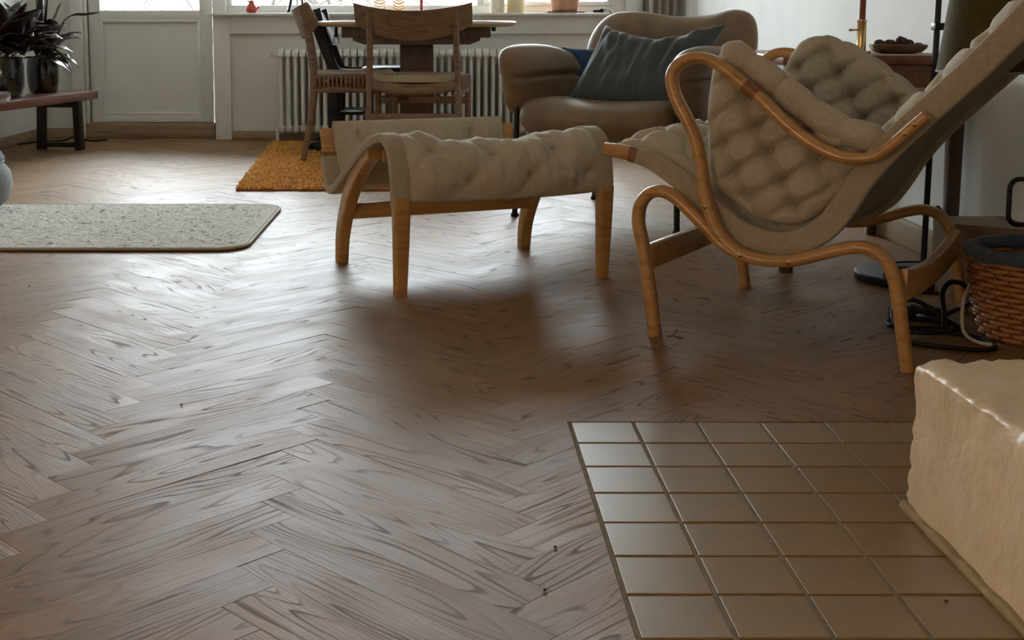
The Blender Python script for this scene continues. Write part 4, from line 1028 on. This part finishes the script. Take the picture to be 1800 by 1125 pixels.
# ------------------------------------------------------------------ whitewashed fireplace block
fbk = thing('fireplace_block', 'whitewashed masonry fireplace block with worn edges beside the hearth tiles', 'fireplace', (1.09, 1.0, 0))
bx0, bx1, by0, by1, bz = -.400, .41, -1.4, .762, .226
bm = bmesh.new()
vs = [bm.verts.new((x, y, z)) for x in (bx0, bx1) for y in (by0, by1) for z in (0, bz)]
for f in [(0, 1, 3, 2), (4, 6, 7, 5), (0, 4, 5, 1), (2, 3, 7, 6), (0, 2, 6, 4), (1, 5, 7, 3)]: bm.faces.new([vs[i] for i in f])
bmesh.ops.bevel(bm, geom=bm.edges[:], offset=.011, segments=3, affect='EDGES', profile=.6)
for ax, lo, hi, st in ((0, bx0, bx1, .011), (1, by0, by1, .011), (2, 0, bz, .011)):
    k = lo + st
    while k < hi:
        if ax != 1 or k > .05:
            no = [0, 0, 0]; no[ax] = 1; co = [0, 0, 0]; co[ax] = k
            bmesh.ops.bisect_plane(bm, geom=bm.verts[:] + bm.edges[:] + bm.faces[:], plane_co=co, plane_no=no)
        k += st
bm.normal_update()
for v in bm.verts:
    edge = max(0, 1 - min(abs(v.co.x - bx0), 1) / .03) * max(0, 1 - abs(v.co.z - bz) / .03)
    edge2 = max(0, 1 - abs(v.co.y - by1) / .03) * max(0, 1 - min(abs(v.co.z - bz), abs(v.co.x - bx0)) / .03)
    n_ = noise.noise(v.co * 9) * .0034 + noise.noise(v.co * 34) * .0016 + (edge + edge2) * (noise.noise(v.co * 70) * .0075 + noise.noise(v.co * 26) * .0065)
    if v.co.z < .003: n_ = 0
    v.co += v.normal * n_
bm.verts.index_update(); b = MB(); b.add([v.co.copy() for v in bm.verts], [[v.index for v in f.verts] for f in bm.faces]); bm.free()
b.build('masonry', M_PLAST, fbk, angle=80)
b = MB(); P = [(bx0 - .004, by1 + .002 - i * .03, .004) for i in range(50)]
b.sweep(P, (1, 0, 0), .016, lambda u: .012 + .004 * math.sin(u * 90), .4); b.sweep([(bx0 - .006 + i * .03, by1 + .004, .004) for i in range(27)], (0, 1, 0), .014, .012, .4); b.build('filler_joint', M_CAULK, fbk)

# ------------------------------------------------------------------ window sill things and curtain
SZ = .786
hn = thing('ceramic_hen', 'small red ceramic hen on the window sill', 'figurine', (-1.178, 7.74, SZ))
b = MB(); b.lathe([(.025, 0), (.036, .008), (.040, .022), (.030, .042), (.017, .056), (.015, .064), (.016, .072), (.008, .080), (.001, .082)], 24); b.build('body', M_RED, hn)
b = MB(); b.sweep(crom([(.02, 0, .012), (.036, 0, .030), (.046, 0, .044)], 5), (0, 1, 0), .016, lambda u: .026 * (1 - .7 * u), .4); b.build('tail', M_RED, hn)
b = MB(); b.tube([(-.014, 0, .068), (-.026, 0, .066)], lambda u: .005 * (1 - .9 * u), 8); b.build('beak', M_OCHRE, hn)
gv = thing('glass_bell', 'clear glass bell-shaped vase on the window sill', 'vase', (-.905, 7.78, SZ))
b = MB(); b.lathe([(.058, 0), (.062, .004), (.060, .02), (.048, .06), (.035, .12), (.028, .2), (.026, .2), (.033, .12), (.046, .06), (.057, .022), (.057, .006), (.001, .006)], 36); b.build('glass', M_GLASS, gv)
b = MB(); b.tube(crom([(0, 0, .01), (.006, 0, .1), (-.004, 0, .2), (.012, 0, .3)], 5), .004, 6); b.build('stem', M_CREAM, gv)
rc = thing('red_candlestick', 'slim dark red candlestick on the window sill', 'candlestick', (-.128, 7.80, SZ))
b = MB(); b.lathe([(.017, 0), (.019, .004), (.018, .016), (.0105, .02), (.0095, .03), (.0095, .16), (.014, .17), (.014, .185)], 20); b.build('stick', M_REDW, rc)
b = MB(); b.lathe([(.009, .18), (.009, .36), (.001, .37)], 16); b.build('candle', M_CREAM, rc)
for dx, r, lb, mt in ((.345, .046, 'pale cream pillar candle left of the yellower one on the sill', M_CREAM), (.462, .055, 'wide yellowish pillar candle beside the terracotta pot', plain('yellow_wax', (.70, .56, .34), .6, var=.03))):
    t = thing('pillar_candle', lb, 'candle', (dx, 7.82, SZ), 0, 'pillar candles on the sill')
    b = MB(); b.lathe([(r * .97, 0), (r, .005), (r, .15), (r * .9, .156), (.001, .150)], 32); b.build('wax', mt, t); b = MB(); b.tube([(0, 0, .148), (.002, 0, .165)], .0015, 6); b.build('wick', M_BLACKP, t)
tp = thing('terracotta_pot', 'terracotta flower pot on a square wooden saucer on the sill', 'pot', (.765, 7.80, SZ + .014))
b = MB(); b.lathe([(.075, 0), (.079, .003), (.106, .15), (.112, .15), (.112, .18), (.102, .18), (.098, .15), (.001, .14)], 40); b.build('pot', M_TERRA, tp)
b = MB(); b.lathe([(.098, .15), (.096, .158), (.001, .16)], 24); b.build('soil', M_SOIL, tp)
rnd = random.Random(3)
for i in range(7):
    a = i * .9; leaf(tp, (.03 * math.cos(a), .03 * math.sin(a), .155), (math.cos(a) * .5, math.sin(a) * .5, 1.2), .22, .05, .8, M_LEAFG, .3)
b = MB(); b.box(-.115, .115, -.10, .10, 0, .013, .003); tag(b.build('wooden_saucer', M_BOWL, loc=(.765, 7.80, SZ)), 'square wooden saucer under the terracotta pot', 'saucer')
pc = thing('plug_cord', 'black plug with thin cord hanging over the sill edge', 'cord', (.985, 7.72, SZ))
b = MB(); b.tube([(-.05, 0, .011), (-.012, 0, .012)], .008, 10); b.lathe([(.011, .003), (.0145, .006), (.0145, .022), (.010, .026)], 16, (0, 0, 0)); b.build('plug', M_BLACKP, pc)
b = MB(); b.tube(crom([(.012, 0, .012), (.03, -.02, .022), (.045, -.055, .014), (.05, -.072, -.01), (.045, -.074, -.06), (.055, -.07, -.12), (.075, -.066, -.22)], 8), .0028, 8); b.build('cord', M_BLACKP, pc)
wl = MB(); wl.tube(crom([(.0, 0, .03), (.02, 0, .035), (.04, -.01, .026), (.055, -.04, .015), (.065, -.072, -.01), (.07, -.074, -.12), (.08, -.07, -.2)], 8), .0028, 8); tag(wl.build('white_wire', M_WCABLE, loc=(.99, 7.725, SZ)), 'thin white cord looping beside the black plug', 'cord')
for k, (x, lb) in enumerate(((-.395, 'ochre striped chevron ornament hanging at the window, left of the pair'), (-.275, 'ochre striped chevron ornament hanging at the window, right of the pair'))):
    t = thing('chevron_ornament', lb, 'ornament', (x, 7.96, .803), 0, 'chevron ornaments at the window')
    for i in range(6):
        z = .010 + i * .018; b = MB(); b.sweep(crom([(-.036, 0, z + .012), (-.015, -.004, z), (0, -.006, z - .003), (.015, -.004, z), (.036, 0, z + .012)], 4), (0, 1, 0), .012, .009, .3); b.build('chevron', M_OCHRE if i % 2 == 0 else M_CREAM, t)
    b = MB(); b.tube([(0, 0, .0), (0, 0, 1.36)], .0012, 6); b.build('thread', M_WCABLE, t)
cu = MB()
def cur(u, v, s): 
    x = 1.275 + .20 * u; return (x, 7.80 + .030 * math.sin(u * 26 + .4 * math.sin(v * 5)) + s, .04 + 2.26 * v)
cu.slabgrid(lambda u, v: cur(u, v, .002), lambda u, v: cur(u, v, -.002), 70, 12); tag(cu.build('curtain', M_CURT), 'grey-beige curtain hanging in the right corner by the window', 'curtain')
b = MB(); b.tube([(-1.5, 7.80, 2.325), (1.49, 7.80, 2.325)], .012, 10); tag(b.build('curtain_rail', M_TRIM), 'white curtain rail above the window', 'rail')
# scattered crumbs on the floor
for i, (x, y, lb) in enumerate([(-1.13, 3.33, 'dark crumb on the parquet near the ivory rug'), (.155, 1.62, 'dark crumb on the parquet left of the hearth tiles'), (.13, 1.49, 'dark crumb near the lower hearth tile corner'), (.625, 1.46, 'dark crumb on the hearth tiles near the masonry block'), (-.49, 2.26, 'dark splinter on the parquet at left')]):
    tag(lump(.0022, .7, i + 20, .5).build('crumb', M_STONE, loc=(x, y, .0021)), lb, 'crumb')

b = MB(); b.tube(crom([(0, 0, .0025), (.012, -.006, .006), (.022, .002, .016)], 5), .0018, 6); b.tube(crom([(.012, -.006, .006), (.026, -.014, .003), (.034, -.012, .002)], 5), .0014, 6)
tag(b.build('dry_twig', M_STONE, loc=(.516, 2.775, 0)), 'tiny dry twig beside the front foot of the lounge chair', 'twig')
